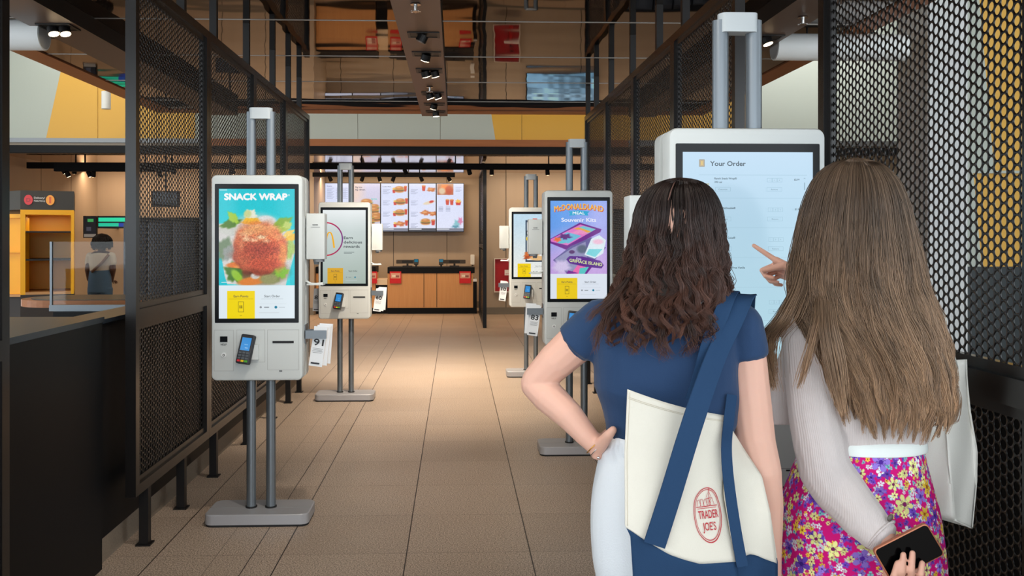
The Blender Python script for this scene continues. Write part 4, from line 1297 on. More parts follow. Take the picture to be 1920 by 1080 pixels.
a.build('header_lettering', M_scr, hd, T(xm - t.location.x - .1, fl(0) - .012 - t.location.y - .04, zh) @ RZ(ang), fn=None)
fr = MB()
def slab_(f0, f1, z0, z1, dep=dd, off=0.):
    x0, x1 = sx(f0, 0), sx(f1, 0); y0, y1 = fl(f0) + off, fl(f1) + off
    x0 -= .4 * off; x1 -= .4 * off; e = .4 * dep
    return ([(x0, y0, z0), (x1, y1, z0), (x1 - e, y1 + dep, z0), (x0 - e, y0 + dep, z0), (x0, y0, z1), (x1, y1, z1), (x1 - e, y1 + dep, z1), (x0 - e, y0 + dep, z1)], [(0, 1, 2, 3), (4, 7, 6, 5), (0, 4, 5, 1), (1, 5, 6, 2), (2, 6, 7, 3), (3, 7, 4, 0)])
MB().add(*slab_(0, .09, zs, zh)).add(*slab_(.94, 1, zs, zh)).add(*slab_(.09, .94, zh - .06, zh)).build('frame', M_yel, t)
MB().add(*slab_(.09, .94, zs, zh - .06, .03, dd - .03)).build('back_panel', M_yel, t)
for z in (Z1(436, D), Z1(489, D)): MB().add(*slab_(.095, .935, z, z + .018, dd - .08, .02)).build('shelf', M_black, t)
MB().add(*slab_(.09, .94, zs, zs + .03, dd - .03)).build('bottom_shelf', mat('counter_oak', c(190, 140, 90), .5), t)
MB().add(*slab_(0, 1, 0, zs)).build('plinth', mat('plinth_brown', c(52, 44, 40), .5), t)
b = MB()      # the side bay facing the entrance
x0, x1 = xm - .9, xm - .005
b.box(x0, x1, yk + .2, yk + .24, zs, zh - .1); b.box(x1 - .05, x1, yk + .15, yk + .2, zs, zh - .05); b.box(x0, x1 - .05, yk + .15, yk + .2, Z1(474, D), Z1(472, D)); b.box(x0, x1 - .05, yk + .15, yk + .2, zh - .1, zh - .05)
b.build('side_bay', M_yel, t)
MB().box(x0, x1, yk + .1, yk + .6, zs - .03, zs).build('side_ledge', mat('counter_oak'), t)
MB().box(x0, x1, yk + .18, yk + .6, 0, zs - .03).build('side_plinth', mat('plinth_brown'), t)

# glass divider with a steel edge
D = 7.4
p = P(158, 590, D)
gx0, gx1 = P(99, 500, D).x, P(235, 500, D).x
gz1, gz0 = Z1(453, D), .98
t = thing('glass_divider', (p.x, p.y, 0), 'clear glass divider with a steel edge in front of the pick-up zone', 'glass divider')
MB().box(gx0, gx1, p.y, p.y + .01, gz0, gz1).build('pane', mat('pane_glass', (.96, .98, .97, 1), .02, trans=1., ior=1.25), t)
MB().box(gx0 - .018, gx0, p.y - .008, p.y + .018, gz0 - .05, gz1).build('edge_post', M_alu, t)
MB().box(gx0 - .018, gx1, p.y - .02, p.y + .03, gz0 - .05, gz0).build('shoe', M_alu, t)
MB().box(gx0 + .05, gx1, p.y - .1, p.y + .1, 0, gz0 - .05).build('wall_stub', M_dark, t)
# table with a rounded wooden rim
D = 8.15
p = P(250, 585, D)
t = thing('round_ended_table', (p.x, p.y, 0), 'table with a rounded brown wooden rim behind the dark cabinet', 'table')
zt3 = .99
pts = [(-1.0 + .0, -.36), (1.2, -.36), (1.2, .36)] 
out = rrect(-.95, .8, -.4, .4, .38, 10)
n = len(out)
MB().add([(x, y, z) for z in (zt3 - .06, zt3) for x, y in out], [tuple(reversed(range(n))), tuple(range(n, 2 * n))] + [(i, (i + 1) % n, n + (i + 1) % n, n + i) for i in range(n)]).build('rim', M_woodtrim, t, local=True)
MB().add([(x * .94 + .02, y * .88, z) for z in (zt3, zt3 + .006) for x, y in out], [tuple(reversed(range(n))), tuple(range(n, 2 * n))] + [(i, (i + 1) % n, n + (i + 1) % n, n + i) for i in range(n)]).build('tabletop', M_darktop, t, local=True)
MB().cyl((-.2, 0, .02), (-.2, 0, zt3 - .06), .05, .05, 20).cyl((-.2, 0, 0), (-.2, 0, .02), .25, .25, 28).build('pedestal', M_black, t, local=True, angle=40)
# green and dark order screens on the far wall
for (x0, x1, y0, y1, lab, cols) in ((183, 236, 405, 428, 'green and blue order status screen high on the far wall', [(0, .55, 1, .92, (40, 214, 160)), (0, .1, .75, .42, (30, 190, 150)), (.75, .08, 1, .42, (30, 60, 150))]), (156, 181, 405, 446, 'dark portrait order screen beside the green status screen', [(.3, .75, .8, .9, (60, 150, 80)), (.2, .3, .6, .5, (60, 60, 70)), (.0, .0, 1, .15, (120, 110, 100))])):
    D = 16.4
    p0, p1 = P(x0, y1, D), P(x1, y0, D)
    w, h = p1.x - p0.x, p1.z - p0.z
    t = thing('order_screen', ((p0.x + p1.x) / 2, p0.y, p0.z), lab, 'screen')
    MB().box(-w / 2, w / 2, 0, .05, 0, h).build('housing', M_black, t, local=True)
    a = Art(w - .03, h - .03); a.rect(0, 0, w - .03, h - .03, (16, 20, 26))
    for (u0, v0, u1, v1, cc) in cols: a.rect(u0 * (w - .03), v0 * (h - .03), u1 * (w - .03), v1 * (h - .03), cc)
    a.build('screen', M_menu, t, T(-w / 2 + .015, -.001, .015))
    MB().cyl((0, .05, h / 2), (0, YW - p0.y - .001, h / 2), .02, .02, 12).build('bracket', M_black, t, local=True)
# tables and machines glimpsed through the mesh screens
for (px, py0, py1, D, w, lab, m) in ((310, 358, 388, 13.5, .8, 'dark wall display glimpsed through the first mesh screen', M_black), (430, 358, 388, 13.5, .8, 'dark wall display glimpsed through the second mesh screen', M_black)):
    p0, p1 = P(px, py1, D), P(px, py0, D)
    t = thing('hanging_display', (p0.x, p0.y, p0.z), lab, 'screen', 'dark displays behind the mesh screens')
    h = p1.z - p0.z
    MB().box(-w / 2 * .5, w / 2 * .5, 0, .06, 0, h).build('housing', m, t, local=True)
    MB().box(-w / 2 * .5 + .02, w / 2 * .5 - .02, -.002, 0, .02, h - .02).build('screen', mat('screen_off', c(30, 40, 52), .08), t, local=True)
    MB().cyl((0, .03, h), (0, .03, ZK - p0.z), .015, .015, 10).build('drop_rod', M_black, t, local=True)

# dark upholstered booths behind the mesh screens, where the seating area is
for (px0, px1, D, top, lab) in ((238, 372, 10.3, 408, 'dark booth seat glimpsed through the first screen on the pick-up side'), (380, 470, 10.9, 404, 'dark booth seat glimpsed through the second screen on the pick-up side'), (1150, 1330, 11.2, 392, 'dark booth seat glimpsed through the screens behind the souvenir kiosk'), (1590, 1720, 10.6, 505, 'dark booth seat glimpsed through the screen beside the floral skirt')):
    p0, p1 = P(px0, 500, D), P(px1, 500, D)
    t = thing('booth_seat', ((p0.x + p1.x) / 2, p0.y, 0), lab, 'booth', 'dark booth seats of the dining area')
    hw, zt_b = (p1.x - p0.x) / 2, H + (CY - top) / F * D
    M_up = mat('booth_leather', c(34, 40, 52), .45, spec=.5)
    MB().box(-hw, hw, -.06, .0, .1, zt_b).build('back_board', M_dark, t, local=True)
    n = max(2, int(hw * 2 / .22))
    b = MB()
    for k in range(n): b.prism(rrect(-hw + 2 * hw * k / n, -hw + 2 * hw * (k + 1) / n - .006, .5, zt_b - .05, .02), T(0, -.12, 0), .06, 0, .015)
    b.build('backrest', M_up, t, local=True, angle=40)
    MB().prism(rrect(-hw, hw, .38, .5, .03), T(0, -.55, 0), .44, 0, .02).build('seat', M_up, t, local=True, angle=40)
    MB().box(-hw + .03, hw - .03, -.5, -.06, 0, .38).build('base', M_dark, t, local=True)
# ================================================================== PEOPLE
RT, FW, UPV = Vector((CA, -SA, 0)), Vector((SA, CA, 0)), Vector((0, 0, 1))
def ring(py, xl, xr, D, hd, tilt=0.):
    ce = P((xl + xr) / 2, py, D)
    hw = (xr - xl) / 2 / F * D
    return (ce, RT * hw + UPV * tilt, FW * hd)
def rings(rows, sub=4):
    """rows (py, xl, xr, D, hd) interpolated smoothly"""
    A = np.array(rows, float)
    t = np.arange(len(A)); tt = np.linspace(0, len(A) - 1, (len(A) - 1) * sub + 1)
    out = []
    for x in tt:
        i = min(int(x), len(A) - 2); u = x - i
        p0, p1, p2, p3 = A[max(i - 1, 0)], A[i], A[i + 1], A[min(i + 2, len(A) - 1)]
        v = .5 * ((2 * p1) + (-p0 + p2) * u + (2 * p0 - 5 * p1 + 4 * p2 - p3) * u * u + (-p0 + 3 * p1 - 3 * p2 + p3) * u ** 3)
        out.append(ring(*v))
    return out
def PC(lst, grow=0.):
    return [(P(x, y, D), r + grow) for x, y, D, r in lst]
M_skin = mat('skin_light', c(226, 178, 158), .5, spec=.35, bump=(60, .05, .002))
for m in (M_skin,):
    b_ = m.node_tree.nodes['Principled BSDF']
    b_.inputs['Subsurface Weight'].default_value = .12
    b_.inputs['Subsurface Radius'].default_value = (.012, .005, .003)
M_skin2 = mat('skin_warm', c(222, 168, 146), .5, spec=.35, bump=(60, .05, .002))
M_skin3 = mat('skin_dark', c(92, 58, 44), .5)
M_eyew = mat('eye_white', c(235, 232, 228), .2); M_iris = mat('iris_brown', c(60, 38, 26), .15)

def head(mb, C, f, n=18):
    u = UPV; f = f.normalized(); r = f.cross(u).normalized()
    M = Matrix((r, f, u)).transposed()
    B = lambda a, b_, c_, rad: mb.ball(C + r * a + f * b_ + u * c_, rad, n, M=M)
    B(0, -.01, .012, (.074, .094, .098)); B(0, .026, -.03, (.062, .068, .082)); B(0, .04, -.075, (.046, .044, .04))
    mb.cone(C + f * .055 - u * .1, .026, C + f * .066 - u * .098, .02)
    mb.cone(C + f * .092 + u * .004, .009, C + f * .108 - u * .03, .012)
    for s in (-1, 1):
        B(s * .01, .1, -.034, .009); B(s * .074, -.008, -.014, (.011, .02, .031)); B(s * .03, .078, .022, (.022, .013, .008)); B(s * .034, .066, -.034, (.024, .02, .02))
    B(0, .09, -.059, (.022, .009, .0055)); B(0, .088, -.068, (.02, .009, .006))
def eyes(C, f, parent):
    u = UPV; f = f.normalized(); r = f.cross(u).normalized()
    for s in (-1, 1):
        p = C + r * s * .031 + f * .081 + u * .003
        e = MB().ball(p, .012, 14).build('eye', M_eyew, parent, smooth=True)
        MB().ball(p + f * .0085, .0055, 10).build('iris', M_iris, e, smooth=True)

def hand(mb, W, d, n, s, curls, thumb, k=1., L=1.):
    """W wrist; d towards the knuckles; n palm side; s thumb side; curls: 4 finger bends; thumb: direction of the thumb"""
    d = d.normalized(); n = (n - d * n.dot(d)).normalized(); s = (s - d * s.dot(d) - n * s.dot(n)).normalized(); thumb = thumb.normalized()
    offs = (.030, .010, -.010, -.028); wo = (.017, .006, -.006, -.016); kl = (.088, .09, .085, .077)
    lens = ((.042, .025, .021), (.046, .028, .022), (.042, .026, .021), (.034, .02, .018))
    Ks = []
    for i in range(4):
        a = W + s * wo[i] * k; K = W + (d * kl[i] * L + s * offs[i]) * k
        mb.cone(a, .0155 * k, K, .0115 * k, 12); Ks.append(K)
    for i in range(3): mb.cone(Ks[i], .0112 * k, Ks[i + 1], .011 * k, 10); mb.cone(W + (d * .045 + s * (wo[i] + offs[i]) * .55) * k, .0135 * k, W + (d * .045 + s * (wo[i + 1] + offs[i + 1]) * .55) * k, .0135 * k, 10)
    for i in range(4):
        p = Ks[i]; ang = 0.; rr = (.0092, .0094, .009, .0078)[i] * k
        cu = curls[i]
        fan = s * (.12, .03, -.05, -.14)[i]
        for j in range(3):
            ang += cu[j]
            q = p + (d * math.cos(ang) + n * math.sin(ang) + fan * max(0, math.cos(ang))).normalized() * lens[i][j] * k
            mb.cone(p, rr, q, rr * .9, 10); p, rr = q, rr * .9
    a = W + (d * .02 + s * .016) * k; b_ = W + (d * .05 + s * .04 + n * .012) * k
    mb.cone(a, .0155 * k, b_, .0125 * k, 12)
    q = b_ + thumb * .033 * k; mb.cone(b_, .0122 * k, q, .0105 * k, 12)
    q2 = q + (thumb + d * .1).normalized() * .027 * k; mb.cone(q, .0105 * k, q2, .0088 * k, 12)

def hair_mesh(name, prof, parent, material, nclump, per, phis, wave, rootc, tipc, seed, rad=.0011, M=28, hull=.7, hullcol=None, spread=.09, endvar=.22, layers=.30, extra=(), locks_only=False, part=0., waves_per_m=11., end_amp=0., edge=0., taper=.7):
    g = np.random.RandomState(seed)
    A = np.array(prof, float)
    ce = np.array([P((r[1] + r[2]) / 2, r[0], r[3]) for r in prof])
    aw = (A[:, 2] - A[:, 1]) / 2 / F * A[:, 3]; bw = A[:, 4]
    ds = np.sqrt(np.diff(ce[:, 2]) ** 2 + np.diff(aw) ** 2); S = np.concatenate([[0], np.cumsum(ds)]); Ln = S[-1]
    fine = np.linspace(0, Ln, 240)
    def sm(y):
        v = np.interp(fine, S, y)
        k = 9; w = np.ones(k) / k
        vp = np.concatenate([2 * v[0] - v[k:0:-1], v, 2 * v[-1] - v[-2:-k - 2:-1]])
        return np.convolve(vp, w, 'same')[k:-k]
    cef = np.stack([sm(ce[:, i]) for i in range(3)], 1); af = np.maximum(sm(aw), .0); bf = np.maximum(sm(bw), .0)
    rt, fw, up = np.array(RT), np.array(FW), np.array(UPV)
    V, Cc = [], []
    def surf(t, s, phi, off=0):
        x = t * Ln
        c_ = np.stack([np.interp(x, fine, cef[:, i]) for i in range(3)], -1)
        a_ = np.interp(x, fine, af) * s; b_ = np.interp(x, fine, bf) * s
        return c_ + rt * (a_ * np.sin(phi))[..., None] - fw * (b_ * np.cos(phi))[..., None]
    strands, cols, rads = [], [], []
    rootc, tipc = np.array(rootc[:3]), np.array(tipc[:3])
    tl = np.linspace(0, 1, M)
    for k in range(nclump if not locks_only else 0):
        ph = phis[0] + (phis[1] - phis[0]) * (k + g.rand()) / nclump
        s0 = 1.0 - layers * g.rand() ** 1.6
        tend = 1.0 - endvar * g.rand() ** .8 - edge * (ph / 1.9) ** 2
        am, w0 = wave(abs(ph)), g.rand() * 2 * PI
        fr = waves_per_m * (.8 + .5 * g.rand()); drift = g.randn() * .05; tw = g.rand() * 2 * PI
        cj = 1 + .2 * g.randn()
        for q in range(per):
            e1, e2 = g.randn(), g.randn()
            t = tl * tend * (1 - .05 * g.rand())
            phi = ph + (spread * e1) * (1 - .72 * t) + drift * t
            s = s0 + .025 * e2 * (1 - .3 * t) + 0 * t
            p = surf(t, s, phi)
            L_ = t * Ln
            rampv = np.clip((L_ - .11) / .25, 0, 1)
            W_ = 2 * PI * fr * L_ + w0 + e2 * .12
            p = p + rt * (am * (1 + end_amp * (t - .4)) * rampv * (np.sin(W_) + .35 * np.sin(1.9 * W_ + tw)))[:, None] + fw * (-abs(am) * .8 * rampv * np.cos(W_ + .5))[:, None]
            p = p + rt * (.0010 * e1 * rampv * np.sin(2.3 * W_ + q))[:, None]
            strands.append(p); rads.append(rad * (.7 + .6 * g.rand()))
            m = np.clip((t - .25) / .7, 0, 1)[:, None]
            cols.append((rootc * (1 - m) + tipc * m) * max(.4, cj * (1 + .16 * g.randn())))
    for (pts, n, wid, amp, fr) in extra:          # loose locks along a pixel path (px, py, D)
        Q = np.array([P(*p) for p in pts]); tt = np.linspace(0, 1, len(Q))
        for q in range(int(n * 1.8)):
            t = tl * (1 - .25 * g.rand())
            p = np.stack([np.interp(t, tt, Q[:, i]) for i in range(3)], 1)
            for _ in range(3): p[1:-1] = (p[:-2] + p[1:-1] * 2 + p[2:]) / 4
            e1, e2 = g.randn(), g.randn()
            wv = 2 * PI * fr * t + 5 * (q % 5)
            p = p + rt * (wid * e1 * (.35 + .65 * np.sin(PI * np.clip(t * .9, 0, 1))) + amp * t * np.sin(wv))[:, None] + fw * (wid * .5 * e2 - abs(amp) * t * np.cos(wv))[:, None]
            strands.append(p); rads.append(rad * (.6 + .5 * g.rand()))
            m = np.clip(t, 0, 1)[:, None]
            cols.append((rootc * (1 - m) + tipc * m) * (1 + .25 * g.randn()))
    N = len(strands)
    Pn = np.array(strands); rr = np.array(rads)[:, None] * (1 - taper * tl[None] ** 3)
    dirs = [rt * math.cos(a) + (fw * .8 + up * .6) * math.sin(a) for a in (0, 2 * PI / 3, 4 * PI / 3)]
    V = np.stack([Pn + rr[..., None] * d_ for d_ in dirs], 2).reshape(-1, 3)
    Cl = np.repeat(np.array(cols)[:, :, None, :], 3, 2).reshape(-1, 3)
    i0 = (np.arange(N)[:, None, None] * M + np.arange(M - 1)[None, :, None]) * 3 + np.arange(3)[None, None]
    i1 = (np.arange(N)[:, None, None] * M + np.arange(M - 1)[None, :, None]) * 3 + ((np.arange(3) + 1) % 3)[None, None]
    Fq = np.stack([i0, i1, i1 + 3, i0 + 3], -1).reshape(-1, 4)
    if hull:
        nu, nv = 40, 30
        ph_, t_ = np.meshgrid(np.linspace(phis[0], phis[1], nu), np.linspace(0, hull, nv))
        hv = surf(t_, np.full_like(t_, .86), ph_).reshape(-1, 3)
        b0 = len(V)
        hi = (np.arange(nv - 1)[:, None] * nu + np.arange(nu - 1)[None]).reshape(-1)
        hf = np.stack([hi, hi + 1, hi + nu + 1, hi + nu], 1) + b0
        V = np.concatenate([V, hv]); Fq = np.concatenate([Fq, hf])
        Cl = np.concatenate([Cl, np.tile(np.array(hullcol if hullcol is not None else rootc * .5), (len(hv), 1))])
    V = V - np.array(parent_origin(parent))
    me = bpy.data.meshes.new(name)
    me.vertices.add(len(V)); me.vertices.foreach_set('co', V.reshape(-1).astype(np.float32))
    me.loops.add(Fq.size); me.loops.foreach_set('vertex_index', Fq.reshape(-1).astype(np.int32))
    me.polygons.add(len(Fq)); me.polygons.foreach_set('loop_start', np.arange(0, Fq.size, 4, dtype=np.int32))
    me.update(calc_edges=True)
    me.polygons.foreach_set('use_smooth', [True] * len(Fq))
    at = me.color_attributes.new('Col', 'FLOAT_COLOR', 'POINT')
    cc = np.ones((len(V), 4), np.float32); cc[:, :3] = np.clip(Cl, 0, 1)
    at.data.foreach_set('color', cc.reshape(-1))
    me.materials.append(material); me.update()
    return link(bpy.data.objects.new(name, me), parent)
M_hair = mat_attr('hair_strands', rough=.42, spec=.5)

# ------------------------------------------------------------------ woman in the navy T-shirt
DW = 2.12
w1 = thing('person', (P(1260, 900, DW).x, P(1260, 900, DW).y, 0), 'dark wavy-haired woman in navy T-shirt and white trousers, one hand on her hip', 'person', 'women ordering at the big kiosk')
HC1 = P(1272, 432, 2.14); HF1 = (FW + RT * .18)
mb = MB()
head(mb, HC1, HF1)
mb.chain(PC([(1268, 500, 2.13, .05), (1262, 590, 2.13, .056)]))
torso1 = [(560, 1212, 1296, 2.13, .05), (580, 1150, 1352, 2.12, .07), (600, 1122, 1390, 2.12, .085), (640, 1112, 1386, 2.12, .1), (700, 1112, 1380, 2.12, .108), (760, 1126, 1386, 2.12, .1), (835, 1146, 1372, 2.12, .1), (930, 1120, 1392, 2.12, .12), (1050, 1120, 1394, 2.12, .11)]
inner = [(y, xl + 9, xr - 9, D, hd - .012) for y, xl, xr, D, hd in torso1]
mb.loft(rings(inner), 28, p=2.3)
armL = [(1122, 606, 2.13, .05), (1084, 640, 2.15, .049), (1044, 676, 2.17, .0455), (1008, 713, 2.19, .0385), (1004, 722, 2.19, .036), (1027, 742, 2.17, .0405), (1066, 778, 2.14, .035), (1098, 815, 2.12, .0275), (1117, 836, 2.11, .023)]
mb.chain(PC(armL))
mb.cone(P(990, 716, 2.19), .018, P(1000, 722, 2.19), .03)
hand(mb, P(1119, 838, 2.11), RT * .62 + FW * .78 - UPV * .12, RT * .8 - FW * .6, UPV + RT * .25, [(.1, .3, .2)] * 4, UPV * .8 + RT * .62 - FW * .25, .95)
mb.chain([(P(1123, 837, 2.1), .018), (P(1133, 826, 2.075), .0145), (P(1142, 815, 2.052), .0118), (P(1149.5, 806, 2.045), .0094)])
armR = [(1388, 612, 2.11, .05), (1400, 680, 2.11, .0475), (1408, 760, 2.1, .048), (1417, 830, 2.09, .046), (1430, 885, 2.06, .043), (1440, 950, 2.06, .035), (1444, 1040, 2.05, .026), (1446, 1080, 2.05, .023)]
mb.chain(PC(armR))
hand(mb, P(1446, 1084, 2.05), -UPV + FW * .1, FW * .4 - RT, FW * .5 - RT * .2, [(.3, .4, .3)] * 4, -UPV * .8 - RT * .4, .95)
zf = 446 + 1.53 * F / DW
legs = []
for x0, x1 in ((1192, 1186), (1322, 1330)):
    mb.chain(PC([(x0, 1000, DW, .075), (x0, 1120, DW, .075), ((x0 + x1) / 2, 1330, DW + .01, .052), (x1, 1400, DW, .052), (x1, 1610, DW - .01, .036), (x1, zf - 48, DW - .01, .036)]))
    mb.chain([(P(x1, zf - 34, DW - .02), .034), (P(x1, zf - 26, DW + .07), .028), (P(x1, zf - 22, DW + .15), .024)])
fuse(mb, 'body', M_skin, w1, .0034, 5)
eyes(HC1, HF1, w1)
M_tee = mat('navy_jersey', c(40, 64, 98), .8, spec=.2, bump=(500, .25, .002), sheen=.15)
mb = MB().loft(rings([(572, 1196, 1310, 2.125, .062)] + torso1[1:6] + [(838, 1143, 1366, 2.12, .104), (852, 1146, 1364, 2.12, .1)]), 36, p=2.35)
mb.chain(PC([(1126, 604, 2.13, .055), (1094, 634, 2.145, .057)], 0.))
mb.cyl(P(1112, 616, 2.135), P(1082, 646, 2.15), .056, .058, 24)
mb.chain(PC([(1386, 612, 2.11, .056), (1397, 650, 2.11, .054)]))
mb.cyl(P(1392, 630, 2.11), P(1399, 668, 2.11), .054, .053, 24)
def folds1(co):
    w = np.clip((co[:, 2] - 1.0) / .08, 0, 1) * np.clip((1.34 - co[:, 2]) / .2, .15, 1)
    return .005 * (.5 - np.abs(nz(co, (3, 3, 11), 3.)) * 2) * w + .006 * nz(co, (4, 4, 13), 7.) * w + .004 * nz(co, (10, 10, 20), 9.) * w
fuse(mb, 'tshirt', M_tee, w1, .0045, 4, folds1)
M_trous = mat('white_crepe', c(228, 233, 238), .8, spec=.2, bump=(260, .3, .0025), sheen=.1)
mb = MB().loft(rings([(815, 1142, 1372, 2.12, .115), (830, 1136, 1378, 2.12, .118), (858, 1124, 1390, 2.12, .123), (930, 1111, 1404, 2.12, .128), (1000, 1108, 1408, 2.12, .126), (1060, 1112, 1404, 2.12, .118), (1100, 1122, 1392, 2.12, .1)]), 40, p=2.25)
for x0, x1 in ((1184, 1180), (1332, 1338)):
    mb.loft([ring(y, x - w, x + w, DW, w / F * DW * 1.1) for y, x, w in ((1020, x0, 64), (1150, x0, 72), (1400, (x0 + x1) / 2, 66), (zf - 40, x1, 68))], 30)
def folds2(co):
    return .004 * nz(co, (22, 22, 2.5), 1.) * np.clip((1.0 - co[:, 2]) / .1, 0, 1) + .0025 * np.sin(co[:, 0] * 260) * np.clip(1 - abs(co[:, 2] - 1.035) / .02, 0, 1)
fuse(mb, 'trousers', M_trous, w1, .005, 3, folds2)
mb = MB(); nwb = 240
wb = [ring(y, xl, xr, 2.12, h) for y, xl, xr, h in ((811, 1142, 1372, .117), (814, 1140, 1374, .1195), (830, 1137, 1377, .1215), (842, 1135, 1379, .1215), (846, 1136, 1378, .119))]
vs = []
for j, (ce, U, V) in enumerate(wb):
    for i in range(nwb):
        t = 2 * PI * i / nwb; e = 1 + (.006 * math.sin(i * 2 * PI / 5.) if 0 < j < 4 else 0)
        cs, sn = math.cos(t), math.sin(t); k = 2 / 2.3
        vs.append(ce + U * math.copysign(abs(cs) ** k, cs) * e + V * math.copysign(abs(sn) ** k, sn) * e)
mb.add(vs, [(j * nwb + i, j * nwb + (i + 1) % nwb, (j + 1) * nwb + (i + 1) % nwb, (j + 1) * nwb + i) for j in range(4) for i in range(nwb)])
mb.build('waistband', M_trous, w1, smooth=True)
M_shoe = mat('shoe_white', c(226, 226, 224), .5)
def shoes(par, xs, D, zfl, m, k=1.):
    for x in xs:
        mb = MB().chain([(P(x, zfl - 30 * k, D - .03), .045), (P(x, zfl - 24 * k, D + .08), .042), (P(x, zfl - 20 * k, D + .17), .034)])
        mb.chain([(P(x, zfl - 54 * k, D - .02), .046), (P(x, zfl - 30 * k, D - .02), .045)])
        for i, v in enumerate(mb.v): mb.v[i] = (v[0], v[1], max(v[2], .004))
        fuse(mb, 'shoe', m, par, .006, 3)
shoes(w1, (1186, 1330), DW, zf, M_shoe)
M_gold = mat('gold', c(212, 160, 80), .25, metal=1.)
def torus(p, ax, R_, r, sq=1.):
    ax = Vector(ax).normalized(); u = ax.orthogonal().normalized(); w = ax.cross(u)
    mb = MB(); n = 36
    mb.tube([Vector(p) + u * R_ * math.cos(2 * PI * i / n) + w * R_ * math.sin(2 * PI * i / n) for i in range(n + 1)], r, 8)
    return mb
ax = P(1117, 836, 2.11) - P(1098, 815, 2.12)
torus(P(1116, 835, 2.11), ax, .0265, .0012).build('bracelet', M_gold, w1, smooth=True)
b2 = torus(P(1121, 840, 2.11), ax + RT * .004, .0265, .0011).build('bracelet', M_chrome, w1, smooth=True)
MB().ball(P(1122, 858, 2.095), .0035, 10).build('charm', M_chrome, b2)
# hair
prof = [(333, 1273, 1277, 2.125, .002), (336, 1252, 1300, 2.13, .03), (343, 1234, 1318, 2.13, .052), (356, 1214, 1333, 2.135, .075), (376, 1200, 1344, 2.14, .095), (404, 1191, 1352, 2.14, .107), (436, 1186, 1356, 2.14, .112), (480, 1178, 1358, 2.13, .11), (520, 1164, 1362, 2.11, .1), (556, 1150, 1362, 2.08, .088), (590, 1142, 1350, 2.055, .075), (625, 1138, 1330, 2.045, .066), (665, 1150, 1305, 2.04, .06)]
ex = [([(1180, 520, 2.06), (1150, 560, 2.03), (1118, 585, 2.03), (1098, 606, 2.03)], 26, .006, .004, 1.5), ([(1176, 540, 2.05), (1140, 585, 2.02), (1122, 625, 2.0), (1112, 668, 2.0)], 26, .006, .006, 2), ([(1168, 560, 2.04), (1136, 600, 2.01), (1108, 640, 2.0)], 18, .006, .006, 2),
      ([(1340, 420, 2.12), (1356, 480, 2.1), (1366, 530, 2.08), (1352, 560, 2.05), (1370, 580, 2.05)], 16, .005, .008, 3), ([(1350, 470, 2.1), (1362, 520, 2.07), (1374, 545, 2.06), (1362, 552, 2.06)], 10, .003, .006, 3),
      ([(1200, 600, 2.0), (1180, 640, 1.985), (1195, 668, 1.985)], 26, .008, .008, 2), ([(1290, 600, 2.0), (1300, 640, 1.985), (1285, 672, 1.985)], 26, .008, .01, 2), ([(1240, 600, 2.0), (1235, 645, 1.98), (1250, 682, 1.98)], 24, .008, .01, 2), ([(1330, 590, 2.0), (1335, 620, 1.99), (1318, 645, 1.985)], 20, .008, .01, 2)]
hair_mesh('hair', prof, w1, M_hair, 170, 44, (-1.95, 1.95), lambda p: .0125, c(44, 33, 30), c(98, 62, 48), 11, hull=.70, hullcol=c(26, 19, 17)[:3], extra=ex, endvar=.32, waves_per_m=9.5, spread=.05, rad=.00075, end_amp=1.3)
# pale parting line on the crown
pl = [(P(1268, 337, 2.102)), P(1263, 345, 2.074), P(1258, 357, 2.056), P(1255, 368, 2.046), P(1252, 376, 2.044)]
for i in range(len(pl)): pl[i] = pl[i] - FW * .002
MB().tube(pl, [.0006, .0013, .0012, .0016, .0006], 8).build('parting', mat('scalp', c(98, 68, 58), .6), w1, smooth=True)

# ---- her canvas tote
bag = thing('tote_bag', (P(1300, 950, 1.95).x, P(1300, 950, 1.95).y, P(1300, 1150, 1.95).z), 'cream canvas tote bag with navy straps and a red round emblem', 'bag')
M_canvas = mat('canvas_cream', c(232, 226, 212), .85, spec=.15, bump=(420, .35, .002), var=((1, 1, 1), 9, c(222, 216, 202)))
M_navyc = mat('canvas_navy', c(40, 66, 98), .85, spec=.15, bump=(420, .35, .002))
def interp(tab, v):
    vs = [t[0] for t in tab]
    return tuple(float(np.interp(v, vs, [t[i] for t in tab])) for i in (1, 2, 3))
eL = [(0, 1177, 730, 1.925), (.3, 1171, 850, 1.92), (.64, 1172, 985, 1.9), (.7, 1182, 1006, 1.9), (1, 1190, 1130, 1.92)]
eR = [(0, 1360, 779, 2.035), (.25, 1356, 850, 1.99), (.5, 1357, 930, 1.95), (.78, 1381, 1060, 1.915), (1, 1392, 1145, 1.92)]
eO = [(0, 1372, 806, 2.05), (.12, 1398, 848, 2.04), (.3, 1428, 893, 2.0), (.5, 1444, 962, 1.97), (.78, 1458, 1056, 1.96), (1, 1458, 1140, 1.97)]
vb = lambda u: np.interp(u, [0, .12, .35, .65, 1.], [.655, .70, .745, .775, .765])
def front(u, v, lift=0.):
    a, b_ = interp(eL, v), interp(eR, v)
    p = P(a[0] + (b_[0] - a[0]) * u, a[1] + (b_[1] - a[1]) * u + 5 * math.sin(PI * u), a[2] + (b_[2] - a[2]) * u)
    bul = .016 * math.sin(PI * u) * math.sin(PI * min(1, .15 + v * .8)) + .003 * math.sin(9 * u + 5 * v) * v
    return p - FW * (bul + lift)
def gus(u, v, lift=0.):
    a, b_ = interp(eR, v), interp(eO, v)
    p = P(a[0] + (b_[0] - a[0]) * u, a[1] + (b_[1] - a[1]) * u, a[2] + (b_[2] - a[2]) * u)
    return p + FW * (.012 * math.sin(PI * u) * (1 - v) - lift + .004 * math.sin(7 * u + 9 * v))
